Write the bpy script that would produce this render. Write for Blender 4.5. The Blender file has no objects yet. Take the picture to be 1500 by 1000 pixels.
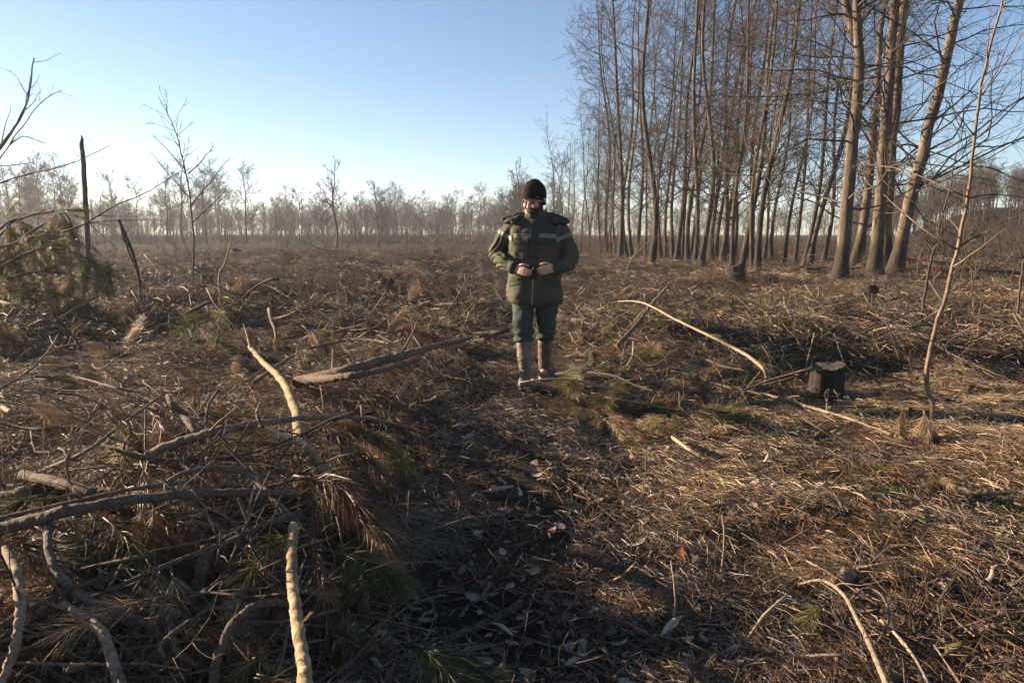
import bpy, bmesh, math, random
import numpy as np
from mathutils import Vector, Matrix, noise as mnoise

# ------------------------------------------------------------------ camera, sky, sun, exposure
SC = bpy.context.scene
COL = SC.collection
R = math.radians
PITCH = 8.0
CAM_Z = 1.40
FPX = 1125.0            # focal length in pixels of a 1500 px wide frame
SUN_EL, SUN_AZ = 15.0, -71.0   # azimuth from +Y, negative = towards -X

cam = bpy.data.cameras.new('camera')
cam.sensor_width = 36.0
cam.lens = 36.0 * FPX / 1500.0
cam.clip_start, cam.clip_end = 0.05, 6000
camo = bpy.data.objects.new('camera', cam)
camo.location = (0, 0, CAM_Z)
camo.rotation_euler = (R(90 - PITCH), 0, 0)
COL.objects.link(camo)
SC.camera = camo

world = bpy.data.worlds.new('World')
SC.world = world
world.use_nodes = True
wn = world.node_tree
wn.nodes.clear()
wo = wn.nodes.new('ShaderNodeOutputWorld')
wb = wn.nodes.new('ShaderNodeBackground')
ws = wn.nodes.new('ShaderNodeTexSky')
ws.sky_type = 'NISHITA'
ws.sun_disc = False
ws.sun_elevation = R(SUN_EL)
ws.sun_rotation = R(SUN_AZ)
ws.altitude = 60
ws.air_density = 0.8
ws.dust_density = 0.12
ws.ozone_density = 2.2
wb.inputs['Strength'].default_value = 0.05
wn.links.new(ws.outputs[0], wb.inputs[0])
wn.links.new(wb.outputs[0], wo.inputs[0])

sl = bpy.data.lights.new('sun', 'SUN')
sl.energy = 5.0
sl.angle = R(0.53)
sl.color = (1.0, 0.80, 0.56)
so = bpy.data.objects.new('sun', sl)
sdir = Vector((math.sin(R(SUN_AZ)) * math.cos(R(SUN_EL)), math.cos(R(SUN_AZ)) * math.cos(R(SUN_EL)), math.sin(R(SUN_EL))))
so.rotation_euler = sdir.to_track_quat('Z', 'Y').to_euler()
so.location = (-20, 5, 12)
COL.objects.link(so)

SC.view_settings.view_transform = 'Standard'
SC.view_settings.look = 'None'
SC.view_settings.exposure = 1.95
SC.view_settings.gamma = 1.0
SC.view_settings.use_curve_mapping = False
SC.render.engine = 'CYCLES'
SC.cycles.use_denoising = True
SC.cycles.max_bounces = 5
SC.cycles.diffuse_bounces = 3
SC.cycles.glossy_bounces = 2
SC.cycles.transmission_bounces = 2
SC.cycles.volume_bounces = 0
SC.cycles.transparent_max_bounces = 6
SC.cycles.caustics_reflective = False
SC.cycles.caustics_refractive = False

# ------------------------------------------------------------------ terrain function
def _hash(ix, iy, seed):
    h = (ix.astype(np.int64) * 374761393 + iy.astype(np.int64) * 668265263 + seed * 974711) & 0xFFFFFFFF
    h = ((h ^ (h >> 13)) * 1274126177) & 0xFFFFFFFF
    return ((h ^ (h >> 16)) & 0xFFFF) / 65535.0

def vnoise(x, y, seed=0):
    ix, iy = np.floor(x), np.floor(y)
    fx, fy = x - ix, y - iy
    fx = fx * fx * (3 - 2 * fx); fy = fy * fy * (3 - 2 * fy)
    a = _hash(ix, iy, seed); b = _hash(ix + 1, iy, seed)
    c = _hash(ix, iy + 1, seed); d = _hash(ix + 1, iy + 1, seed)
    return (a * (1 - fx) + b * fx) * (1 - fy) + (c * (1 - fx) + d * fx) * fy - 0.5

def sstep(a, b, x):
    t = np.clip((x - a) / (b - a), 0, 1)      # also falls when b < a
    return t * t * (3 - 2 * t)

def H(x, y):
    x = np.asarray(x, float); y = np.asarray(y, float)
    r = np.sqrt(x * x + y * y)
    path = np.exp(-((x - 0.15) / 0.55) ** 2) * (1 - sstep(12, 20, y))
    h = (0.10 + 0.20 * sstep(7, 12, r) * (1 - sstep(60, 110, r))) * vnoise(x * 0.6, y * 0.6, 1) * (1 - 0.75 * path)
    h += (0.07 + 0.10 * sstep(6, 11, r)) * vnoise(x * 1.9, y * 1.9, 2) * (1 - sstep(30, 60, r)) * (1 - 0.5 * path)
    h += 0.035 * vnoise(x * 5.1, y * 5.1, 3) * (1 - sstep(12, 25, r))
    h += 0.018 * vnoise(x * 11.0, y * 11.0, 4) * (1 - sstep(6, 12, r))
    h += 0.22 * vnoise(x * 0.11, y * 0.11, 5) * sstep(8, 25, r)
    # brush pile: a crest across the left, falling towards the camera, with a low tail beside the path
    lump = 0.75 + 0.9 * vnoise(x * 1.1, y * 1.1, 8)
    h += 0.24 * lump * np.exp(-np.abs((y - 4.2) / 1.7) ** 2.6) * sstep(-0.45, -1.2, x) * sstep(-5.5, -3.4, x)
    h += 0.22 * lump * np.exp(-np.abs((x + 1.15) / 0.6) ** 3) * sstep(4.6, 5.4, y) * (1 - sstep(7.5, 11, y))
    h += 0.13 * lump * np.exp(-np.abs((x + 1.3) / 0.75) ** 3) * sstep(1.0, 2.0, y) * (1 - sstep(3.2, 4.2, y))
    # heap right of the walker
    h += 0.17 * np.exp(-np.abs((x - 1.75) / 0.95) ** 2.5) * np.exp(-np.abs((y - 9.3) / 1.7) ** 2.5)
    h += 0.08 * np.exp(-((x - 1.0) / 0.4) ** 2 - ((y - 7.4) / 0.9) ** 2)
    # low mound below the grove
    h += 0.45 * np.exp(-((x - 13.5) / 4.0) ** 2 - ((y - 26.5) / 4.0) ** 2)
    # field: low rises
    h += 0.25 * np.exp(-((y - 38 - 4 * vnoise(x * 0.05, y * 0, 9)) / 6) ** 2) * sstep(2, 12, np.abs(x - 12))
    h -= 0.15 * np.exp(-((x - 4.5) / 2.5) ** 2 - ((y - 8.0) / 2.0) ** 2)
    # wooded rise far to the right
    h += 5.5 * sstep(55, 130, y) * sstep(.46, .62, x / np.maximum(y, 1.0))
    return h

def hz(x, y):
    return float(H(np.array([x]), np.array([y]))[0])

SP, CP = math.sin(R(PITCH)), math.cos(R(PITCH))
def ray(px, py):
    u = (px - 750) / FPX; v = (py - 500) / FPX
    return np.array([u, CP - v * SP, -SP - v * CP])      # y scaled so that |forward| = 1

def at_depth(px, py, Y):
    d = ray(px, py)
    t = Y / d[1]
    return np.array([0, 0, CAM_Z]) + d * t

TT = np.geomspace(0.8, 260, 1400)
def at(px, py, lift=0.0):
    """point where the pixel's ray meets the ground raised by lift"""
    d = ray(px, py)
    P = np.array([0, 0, CAM_Z])[None] + TT[:, None] * d[None]
    g = P[:, 2] - (H(P[:, 0], P[:, 1]) + lift)
    k = np.argmax(g < 0)
    if g[k] >= 0: k = len(TT) - 1
    if k == 0: return P[0]
    a, b = g[k - 1], g[k]
    s = a / (a - b)
    return P[k - 1] * (1 - s) + P[k] * s

# ------------------------------------------------------------------ mesh helpers
def nrm(a):
    return a / (np.linalg.norm(a, axis=-1, keepdims=True) + 1e-12)

class Buf:
    def __init__(s):
        s.v = []; s.q = []; s.t = []; s.a = []; s.n = 0
    def add(s, V, Q=None, T=None, A=None):
        V = np.asarray(V, float).reshape(-1, 3)
        if Q is not None and len(Q): s.q.append(np.asarray(Q, np.int64).reshape(-1, 4) + s.n)
        if T is not None and len(T): s.t.append(np.asarray(T, np.int64).reshape(-1, 3) + s.n)
        s.v.append(V)
        s.a.append(np.zeros(len(V)) if A is None else np.broadcast_to(A, (len(V),)))
        s.n += len(V)
        return s
    def mesh(s, name, mat, smooth=True):
        me = bpy.data.meshes.new(name)
        V = np.concatenate(s.v)
        Q = np.concatenate(s.q) if s.q else np.zeros((0, 4), np.int64)
        T = np.concatenate(s.t) if s.t else np.zeros((0, 3), np.int64)
        me.vertices.add(len(V))
        me.vertices.foreach_set('co', V.astype(np.float32).ravel())
        me.loops.add(Q.size + T.size)
        me.loops.foreach_set('vertex_index', np.concatenate([Q.ravel(), T.ravel()]).astype(np.int32))
        me.polygons.add(len(Q) + len(T))
        ls = np.concatenate([np.arange(len(Q)) * 4, Q.size + np.arange(len(T)) * 3]).astype(np.int32)
        me.polygons.foreach_set('loop_start', ls)
        if smooth:
            me.polygons.foreach_set('use_smooth', np.ones(len(Q) + len(T), bool))
        at_ = me.attributes.new('rnd', 'FLOAT', 'POINT')
        at_.data.foreach_set('value', np.concatenate(s.a).astype(np.float32))
        if mat is not None: me.materials.append(mat)
        me.update(calc_edges=True)
        return me

def tubes(buf, P, Rr, k=5, cap=True, ref=None, A=None, jit=0.0, jrng=None):
    """P (B,n,3), Rr (B,n): swept tubes"""
    P = np.asarray(P, float); Rr = np.asarray(Rr, float)
    if P.ndim == 2: P = P[None]; Rr = Rr[None]
    if cap:
        P = np.concatenate([P[:, :1], P, P[:, -1:]], 1)
        Rr = np.concatenate([Rr[:, :1] * 0.01, Rr, Rr[:, -1:] * 0.01], 1)
    B, n, _ = P.shape
    src = P[:, 1:-1] if cap else P
    Tn = nrm(np.gradient(src, axis=1))
    if cap: Tn = np.concatenate([Tn[:, :1], Tn, Tn[:, -1:]], 1)
    mean = nrm(src[:, -1] - src[:, 0])
    if ref is None:
        rf = np.where(np.abs(mean[:, 2:3]) < 0.75, np.array([[0, 0, 1.0]]), np.array([[0.0, 1.0, 0.1]]))
    else:
        rf = np.broadcast_to(np.asarray(ref, float), (B, 3))
    u = rf[:, None] - (Tn * rf[:, None]).sum(-1, keepdims=True) * Tn
    u = nrm(u); w = np.cross(Tn, u)
    th = np.arange(k) * 2 * np.pi / k
    ca, sa = np.cos(th), np.sin(th)
    J = 1.0 if not jit else (1 + jit * jrng.normal(size=(B, n, k)))[..., None]
    V = P[:, :, None] + J * Rr[:, :, None, None] * (u[:, :, None] * ca[None, None, :, None] + w[:, :, None] * sa[None, None, :, None])
    base = (np.arange(B)[:, None, None] * n + np.arange(n - 1)[None, :, None]) * k
    j = np.arange(k)[None, None]; j2 = (np.arange(k) + 1)[None, None] % k
    Q = np.stack([base + j, base + j2, base + k + j2, base + k + j], -1).reshape(-1, 4)
    AA = None if A is None else np.repeat(np.broadcast_to(A, (B,)), n * k)
    buf.add(V, Q, None, AA)
    return buf

def strips(buf, P, W, A, side=None, rng=None):
    """flat needles: P (B,n,3), W (B,) widths"""
    B, n, _ = P.shape
    Tn = nrm(P[:, -1] - P[:, 0])
    s = rng.normal(size=(B, 3)) if side is None else side
    s = nrm(s - (s * Tn).sum(-1, keepdims=True) * Tn)
    prof = np.interp(np.linspace(0, 1, n), [0, .5, 1], [0.9, 1.0, 0.25])
    off = s[:, None] * (W[:, None] * prof[None])[:, :, None] * 0.5
    V = np.stack([P - off, P + off], 2).reshape(-1, 3)
    b = (np.arange(B)[:, None] * n + np.arange(n - 1)[None]) * 2
    Q = np.stack([b, b + 1, b + 3, b + 2], -1).reshape(-1, 4)
    buf.add(V, Q, None, np.repeat(A, n * 2))
    return buf

def obj(name, me, parent=None, loc=(0, 0, 0), rot=(0, 0, 0), scl=None):
    o = bpy.data.objects.new(name, me)
    COL.objects.link(o)
    o.location = loc; o.rotation_euler = rot
    if scl is not None: o.scale = (scl, scl, scl) if np.isscalar(scl) else scl
    if parent is not None: o.parent = parent
    return o

def tag(o, label=None, cat=None, group=None, kind=None):
    if label: o['label'] = label
    if cat: o['category'] = cat
    if group: o['group'] = group
    if kind: o['kind'] = kind
    return o

def empty(name, loc=(0, 0, 0), rz=0.0, scl=1.0):
    o = bpy.data.objects.new(name, None)
    COL.objects.link(o)
    o.location = loc; o.rotation_euler = (0, 0, rz); o.scale = (scl,) * 3
    o.empty_display_size = 0.1
    return o

def copy_tree(o, parent=None):
    c = o.copy(); COL.objects.link(c); c.parent = parent
    for ch in list(o.children): copy_tree(ch, c)
    return c

def spline(pts, n):
    """Catmull-Rom through pts, n samples"""
    P = np.asarray(pts, float)
    if len(P) == 2: return P[0] + (P[1] - P[0]) * np.linspace(0, 1, n)[:, None]
    E = np.concatenate([[2 * P[0] - P[1]], P, [2 * P[-1] - P[-2]]])
    seg = np.linspace(0, len(P) - 1 - 1e-6, n)
    i = seg.astype(int); t = (seg - i)[:, None]
    a, b, c, d = E[i], E[i + 1], E[i + 2], E[i + 3]
    return 0.5 * (2 * b + (c - a) * t + (2 * a - 5 * b + 4 * c - d) * t ** 2 + (3 * b - a - 3 * c + d) * t ** 3)

# ------------------------------------------------------------------ materials
def mat_new(name):
    m = bpy.data.materials.new(name); m.use_nodes = True
    nt = m.node_tree
    return m, nt, nt.nodes['Principled BSDF']

def ramp(nt, fac, stops, interp='LINEAR'):
    r = nt.nodes.new('ShaderNodeValToRGB')
    r.color_ramp.interpolation = interp
    e = r.color_ramp.elements
    while len(e) < len(stops): e.new(0.5)
    for k, (p, c) in enumerate(stops):
        e[k].position = p; e[k].color = (*c, 1)
    nt.links.new(fac, r.inputs[0])
    return r.outputs[0]

def noise_tex(nt, scale, detail=5, rough=0.6, coord='Object', stretch=None):
    tc = nt.nodes.new('ShaderNodeTexCoord')
    n = nt.nodes.new('ShaderNodeTexNoise')
    n.inputs['Scale'].default_value = scale
    n.inputs['Detail'].default_value = detail
    n.inputs['Roughness'].default_value = rough
    if stretch:
        mp = nt.nodes.new('ShaderNodeMapping')
        mp.inputs['Scale'].default_value = stretch
        nt.links.new(tc.outputs[coord], mp.inputs[0]); nt.links.new(mp.outputs[0], n.inputs['Vector'])
    else:
        nt.links.new(tc.outputs[coord], n.inputs['Vector'])
    return n.outputs['Fac']

def bump(nt, b, height, strength=0.5, dist=0.01):
    n = nt.nodes.new('ShaderNodeBump')
    n.inputs['Strength'].default_value = strength
    n.inputs['Distance'].default_value = dist
    nt.links.new(height, n.inputs['Height'])
    nt.links.new(n.outputs[0], b.inputs['Normal'])

def mixc(nt, fac, a, b, mode='MIX'):
    m = nt.nodes.new('ShaderNodeMix'); m.data_type = 'RGBA'; m.blend_type = mode
    if isinstance(fac, float): m.inputs[0].default_value = fac
    else: nt.links.new(fac, m.inputs[0])
    for k, v in ((6, a), (7, b)):
        if isinstance(v, tuple): m.inputs[k].default_value = (*v, 1)
        else: nt.links.new(v, m.inputs[k])
    return m.outputs[2]

def m_bark(name, c0, c1, c2, scale=30, stretch=(1, 1, 0.35), bs=0.8, bd=0.01, vary=0.25, rough=0.85, scorch=0.0):
    m, nt, b = mat_new(name)
    f = noise_tex(nt, scale, 8, 0.7, stretch=stretch)
    c = ramp(nt, f, [(0.30, c0), (0.5, c1), (0.70, c2)])
    big = noise_tex(nt, scale * 0.12, 3, 0.5)
    c = mixc(nt, ramp(nt, big, [(0.35, (0, 0, 0)), (0.65, (1, 1, 1))]), c, mixc(nt, 1.0, c, (0.72, 0.70, 0.68), 'MULTIPLY'))
    oi = nt.nodes.new('ShaderNodeObjectInfo')
    v = ramp(nt, oi.outputs['Random'], [(0, (1 - vary,) * 3), (1, (1 + vary,) * 3)])
    c = mixc(nt, 1.0, c, v, 'MULTIPLY')
    if scorch:        # bark charred by the slash fire, in ragged tongues up the foot of the stem
        tc = nt.nodes.new('ShaderNodeTexCoord'); sx = nt.nodes.new('ShaderNodeSeparateXYZ')
        nt.links.new(tc.outputs['Object'], sx.inputs[0])
        nz = noise_tex(nt, 3.0, 5, 0.65, stretch=(1, 1, 0.35))
        mm = nt.nodes.new('ShaderNodeMath'); mm.operation = 'MULTIPLY_ADD'
        nt.links.new(nz, mm.inputs[0]); mm.inputs[1].default_value = -3.6 * scorch; nt.links.new(sx.outputs[2], mm.inputs[2])
        mr = nt.nodes.new('ShaderNodeMapRange'); mr.inputs[1].default_value = -0.9 * scorch; mr.inputs[2].default_value = -0.25 * scorch
        mr.inputs[3].default_value = 0.85; mr.inputs[4].default_value = 0.0
        nt.links.new(mm.outputs[0], mr.inputs[0])
        c = mixc(nt, mr.outputs[0], c, (0.022, 0.018, 0.015))
    nt.links.new(c, b.inputs['Base Color'])
    b.inputs['Roughness'].default_value = rough
    b.inputs['Specular IOR Level'].default_value = 0.25
    bump(nt, b, f, bs, bd)
    return m

def m_attr(name, stops, rough=0.6, spec=0.3, trans=0.0, objvar=0.2, mottle=False):
    """colour picked per needle / leaf from the stored random value"""
    m, nt, b = mat_new(name)
    at_ = nt.nodes.new('ShaderNodeAttribute'); at_.attribute_name = 'rnd'
    c = ramp(nt, at_.outputs['Fac'], stops)
    oi = nt.nodes.new('ShaderNodeObjectInfo')
    v = ramp(nt, oi.outputs['Random'], [(0, (1 - objvar,) * 3), (1, (1 + objvar,) * 3)])
    c = mixc(nt, 1.0, c, v, 'MULTIPLY')
    if mottle:
        f = noise_tex(nt, 90, 5, .7, stretch=(.3, 1, 1))
        c = mixc(nt, 1.0, c, ramp(nt, f, [(.3, (.45, .42, .4)), (.65, (1.15, 1.15, 1.15))]), 'MULTIPLY')
        bump(nt, b, f, .6, .003)
    nt.links.new(c, b.inputs['Base Color'])
    b.inputs['Roughness'].default_value = rough
    b.inputs['Specular IOR Level'].default_value = spec
    if trans:
        tr = nt.nodes.new('ShaderNodeBsdfTranslucent')
        nt.links.new(c, tr.inputs[0])
        mx = nt.nodes.new('ShaderNodeMixShader'); mx.inputs[0].default_value = trans
        out = nt.nodes['Material Output']
        nt.links.new(b.outputs[0], mx.inputs[1]); nt.links.new(tr.outputs[0], mx.inputs[2])
        nt.links.new(mx.outputs[0], out.inputs[0])
    return m

M = {}
M['bark_grove'] = m_bark('bark_grove', (0.022, 0.017, 0.014), (0.066, 0.05, 0.038), (0.18, 0.138, 0.10), 9, (1, 1, 0.22), 1.0, 0.04, 0.25, scorch=1.2)
M['bark_pale'] = m_bark('bark_pale', (0.04, 0.03, 0.022), (0.115, 0.086, 0.062), (0.26, 0.20, 0.14), 9, (1, 1, 0.3), 1.0, 0.04, 0.15, scorch=0.9)
M['twig_grove'] = m_bark('twig_grove', (0.04, 0.031, 0.024), (0.072, 0.055, 0.042), (0.125, 0.096, 0.072), 6, (1, 1, 1), 0.2, 0.005, 0.25)
M['twig_far'] = m_bark('twig_far', (0.05, 0.042, 0.036), (0.075, 0.062, 0.052), (0.11, 0.09, 0.072), 2, (1, 1, 1), 0.1, 0.01, 0.25)
M['snag'] = m_bark('snag', (0.035, 0.028, 0.024), (0.07, 0.055, 0.045), (0.12, 0.09, 0.07), 8, (1, 1, 0.2), 0.8, 0.02, 0.1)
M['pine_twig'] = m_bark('pine_twig', (0.07, 0.05, 0.038), (0.16, 0.118, 0.088), (0.30, 0.235, 0.18), 95, (1, 1, 1), 1.0, 0.008, 0.3)
M['pine_log'] = m_bark('pine_log', (0.06, 0.042, 0.032), (0.145, 0.10, 0.075), (0.27, 0.19, 0.14), 40, (1, 1, 1), 1.0, 0.02, 0.2)
M['pine_gold'] = m_bark('pine_gold', (0.09, 0.06, 0.04), (0.29, 0.205, 0.11), (0.50, 0.37, 0.21), 26, (1, 1, 1), 0.7, 0.008, 0.12)
M['stick_pale'] = m_bark('stick_pale', (0.13, 0.09, 0.058), (0.27, 0.195, 0.13), (0.44, 0.34, 0.235), 60, (1, 1, 1), 0.5, 0.005, 0.3)
M['stick_dark'] = m_bark('stick_dark', (0.03, 0.023, 0.018), (0.075, 0.055, 0.042), (0.15, 0.11, 0.082), 60, (1, 1, 1), 0.8, 0.006, 0.35)
M['stump_bark'] = m_bark('stump_bark', (0.015, 0.012, 0.010), (0.04, 0.032, 0.027), (0.085, 0.066, 0.052), 25, (1, 1, 0.3), 1.0, 0.03, 0.2)
M['stump_top'] = m_bark('stump_top', (0.02, 0.016, 0.013), (0.05, 0.039, 0.03), (0.11, 0.085, 0.064), 30, (1, 1, 1), 0.6, 0.01, 0.2)
M['cut_wood'] = m_bark('cut_wood', (0.32, 0.22, 0.12), (0.5, 0.37, 0.21), (0.62, 0.48, 0.3), 40, (1, 1, 1), 0.4, 0.004, 0.15)
M['sapling_bark'] = m_bark('sapling_bark', (0.08, 0.054, 0.036), (0.17, 0.118, 0.08), (0.29, 0.21, 0.145), 40, (1, 1, .5), .5, .004, .1)
M['needle_straw'] = m_attr('needle_straw', [(0, (0.09, 0.056, 0.03)), (0.35, (0.24, 0.152, 0.078)), (0.7, (0.43, 0.295, 0.16)), (1, (0.64, 0.485, 0.30))], 0.5, 0.35, 0.15)
M['needle_brown'] = m_attr('needle_brown', [(0, (0.065, 0.03, 0.016)), (0.5, (0.165, 0.08, 0.038)), (1, (0.32, 0.18, 0.095))], 0.5, 0.35, 0.2)
M['needle_grey'] = m_attr('needle_grey', [(0, (0.05, 0.037, 0.029)), (0.5, (0.12, 0.09, 0.068)), (1, (0.33, 0.27, 0.21))], 0.55, 0.35, 0.1)
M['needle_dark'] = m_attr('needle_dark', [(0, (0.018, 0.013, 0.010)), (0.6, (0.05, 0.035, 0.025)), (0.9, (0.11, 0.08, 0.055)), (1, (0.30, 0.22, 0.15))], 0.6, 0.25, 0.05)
M['needle_green'] = m_attr('needle_green', [(0, (0.025, 0.034, 0.012)), (0.5, (0.062, 0.073, 0.025)), (0.85, (0.125, 0.128, 0.045)), (1, (0.30, 0.21, 0.09))], 0.5, 0.35, 0.25)
M['needle_olive'] = m_attr('needle_olive', [(0, (0.06, 0.052, 0.018)), (0.5, (0.15, 0.132, 0.042)), (1, (0.31, 0.25, 0.095))], 0.5, 0.35, 0.25)
M['leaf_dead'] = m_attr('leaf_dead', [(0, (0.06, 0.034, 0.02)), (0.4, (0.15, 0.083, 0.045)), (0.75, (0.24, 0.155, 0.1)), (1, (0.32, 0.255, 0.2))], 0.65, 0.25, 0.15, .25, True)
M['leaf_orange'] = m_attr('leaf_orange', [(0, (0.33, 0.13, 0.045)), (1, (0.48, 0.21, 0.08))], 0.6, 0.25, 0.2)
M['chip'] = m_attr('chip', [(0, (0.07, 0.048, 0.034)), (0.45, (0.15, 0.108, 0.076)), (0.8, (0.26, 0.20, 0.145)), (1, (0.42, 0.34, 0.265))], 0.8, 0.15, 0.0, .3, True)
M['moss'] = m_attr('moss', [(0, (0.03, 0.05, 0.010)), (0.6, (0.075, 0.125, 0.022)), (1, (0.14, 0.20, 0.045))], 0.8, 0.1, 0.2)
M['dry_grass'] = m_attr('dry_grass', [(0, (0.10, 0.085, 0.035)), (0.5, (0.23, 0.19, 0.085)), (1, (0.40, 0.34, 0.18))], 0.6, 0.2, 0.2)

def m_ground():
    m, nt, b = mat_new('ground_litter')
    f1 = noise_tex(nt, 55, 8, 0.75)
    f2 = noise_tex(nt, 1.1, 5, 0.6)
    f3 = noise_tex(nt, 9, 6, 0.7)
    dark = ramp(nt, f1, [(0.35, (0.016, 0.012, 0.009)), (0.52, (0.045, 0.031, 0.021)), (0.70, (0.13, 0.088, 0.055))])
    warm = ramp(nt, f1, [(0.32, (0.03, 0.020, 0.012)), (0.5, (0.105, 0.066, 0.036)), (0.68, (0.24, 0.16, 0.085))])
    c = mixc(nt, ramp(nt, f2, [(0.48, (0, 0, 0)), (0.72, (0.8, 0.8, 0.8))]), dark, warm)
    c = mixc(nt, ramp(nt, f3, [(0.64, (0, 0, 0)), (0.74, (0.6, 0.6, 0.6))]), c, (0.045, 0.058, 0.016))
    nt.links.new(c, b.inputs['Base Color'])
    b.inputs['Roughness'].default_value = 0.95
    b.inputs['Specular IOR Level'].default_value = 0.1
    bump(nt, b, f1, 1.0, 0.03)
    return m
M['ground'] = m_ground()

def m_plain(name, col, rough=0.8, ns=40, var=0.25, bs=0.3, bd=0.003, spec=0.3, sheen=0.0):
    m, nt, b = mat_new(name)
    f = noise_tex(nt, ns, 6, 0.65)
    lo = tuple(c * (1 - var) for c in col); hi = tuple(min(1, c * (1 + var)) for c in col)
    nt.links.new(ramp(nt, f, [(0.3, lo), (0.7, hi)]), b.inputs['Base Color'])
    b.inputs['Roughness'].default_value = rough
    b.inputs['Specular IOR Level'].default_value = spec
    if sheen: b.inputs['Sheen Weight'].default_value = sheen
    bump(nt, b, f, bs, bd)
    return m

# ------------------------------------------------------------------ ground
def build_ground():
    na, nr = 560, 330
    # finer angles towards the view direction
    s = np.linspace(-1, 1, na, endpoint=False)
    ang = np.pi * (0.35 * s + 0.65 * s ** 3)
    r = np.concatenate([[0.0], np.geomspace(0.35, 700, nr)])
    A_, R_ = np.meshgrid(ang, r[1:])
    X = R_ * np.sin(A_); Y = R_ * np.cos(A_)
    Z = H(X, Y)
    V = np.stack([X, Y, Z], -1).reshape(-1, 3)
    V = np.concatenate([[[0, 0, hz(0, 0)]], V])
    i = np.arange(nr - 1)[:, None]; j = np.arange(na)[None]; j2 = (j + 1) % na
    Q = np.stack([1 + i * na + j, 1 + i * na + j2, 1 + (i + 1) * na + j2, 1 + (i + 1) * na + j], -1).reshape(-1, 4)[:, ::-1]
    jj = np.arange(na)
    T = np.stack([np.zeros(na, int), 1 + (jj + 1) % na, 1 + jj], -1)[:, ::-1]
    b = Buf(); b.add(V, Q, T)
    me = b.mesh('ground', M['ground'])
    o = obj('ground', me); o['kind'] = 'structure'
    o['label'] = 'cleared forest floor of dark soil and pine litter'
    return o
build_ground()

def build_haze():
    me = bpy.data.meshes.new('haze')
    bm = bmesh.new(); bmesh.ops.create_cube(bm, size=1.0); bm.to_mesh(me); bm.free()
    o = obj('haze', me)
    o.scale = (1440, 1440, 34); o.location = (0, 0, 15.0)
    m = bpy.data.materials.new('haze_air'); m.use_nodes = True
    nt = m.node_tree; nt.nodes.clear()
    out = nt.nodes.new('ShaderNodeOutputMaterial'); v = nt.nodes.new('ShaderNodeVolumePrincipled')
    v.inputs['Color'].default_value = (0.86, 0.90, 1.0, 1)
    v.inputs['Density'].default_value = 0.00055
    v.inputs['Anisotropy'].default_value = 0.35
    nt.links.new(v.outputs[0], out.inputs['Volume'])
    me.materials.append(m)
    tag(o, 'thin pale morning haze over the clearing', kind='stuff')
    return o
HAZE = build_haze()

# ------------------------------------------------------------------ trees
def grow(P, Rr, rng, count, t0, t1, ang, angs, lenf, n, up, wob, rf, tpow=1.0, minr=0.0, taper=0.6, endr=0.2, lenmul=None):
    B, n0, _ = P.shape
    L = np.linalg.norm(np.diff(P, axis=1), axis=-1).sum(1)
    cnt = np.full(B, count) if np.isscalar(count) else np.asarray(count)
    idx = np.repeat(np.arange(B), cnt); N = len(idx)
    t = t0 + (t1 - t0) * rng.uniform(0, 1, N) ** tpow
    f = t * (n0 - 1) * 0.9999; i = f.astype(int); fr = (f - i)[:, None]
    pos = P[idx, i] * (1 - fr) + P[idx, i + 1] * fr
    tan = nrm(P[idx, i + 1] - P[idx, i])
    rad = Rr[idx, i] * (1 - fr[:, 0]) + Rr[idx, i + 1] * fr[:, 0]
    r = rng.normal(size=(N, 3)); perp = nrm(r - (r * tan).sum(-1, keepdims=True) * tan)
    a = np.radians(rng.normal(ang, angs, N))[:, None]
    d = tan * np.cos(a) + perp * np.sin(a)
    ln = L[idx] * lenf * (1 - taper * t) * rng.uniform(0.55, 1.25, N)
    if lenmul is not None: ln = ln * lenmul(t)
    pts = [pos]; p = pos
    for k in range(1, n):
        d = nrm(d + np.array([0, 0, up / n]) + rng.normal(size=(N, 3)) * wob)
        p = p + d * (ln / (n - 1))[:, None]; pts.append(p)
    CPn = np.stack(pts, 1)
    r0 = np.maximum(np.minimum(rad * rf, ln * 0.02), minr)
    CR = r0[:, None] * np.linspace(1, endr, n)[None]
    CR = np.maximum(CR, minr * 0.6)
    return CPn, CR, t

def trunk_line(rng, H_, r, n=14, wob=0.25, line=None, endr=0.15):
    if line is None:
        z = np.linspace(0, H_, n)
        ph = rng.uniform(0, 6.28, 4)
        x = wob * np.sin(z / H_ * 4 + ph[0]) * z / H_ + wob * 0.3 * np.sin(z / H_ * 11 + ph[1])
        y = wob * np.sin(z / H_ * 4 + ph[2]) * z / H_ + wob * 0.3 * np.sin(z / H_ * 11 + ph[3])
        P = np.stack([x - x[0], y - y[0], z], -1)
    else:
        P = spline(line, n)
        z = P[:, 2] - P[0, 2]
        P = P + rng.normal(size=P.shape) * np.array([1, 1, 0]) * wob * 0.12 * np.minimum(1, z / 2)[:, None]
    f = np.linspace(0, 1, n)
    Rr = r * (1 - (1 - endr) * f ** 1.1) * (1 + 0.38 * np.exp(-f * H_ / 0.35))
    Rr[0] *= 1.12
    return P, Rr

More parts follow.
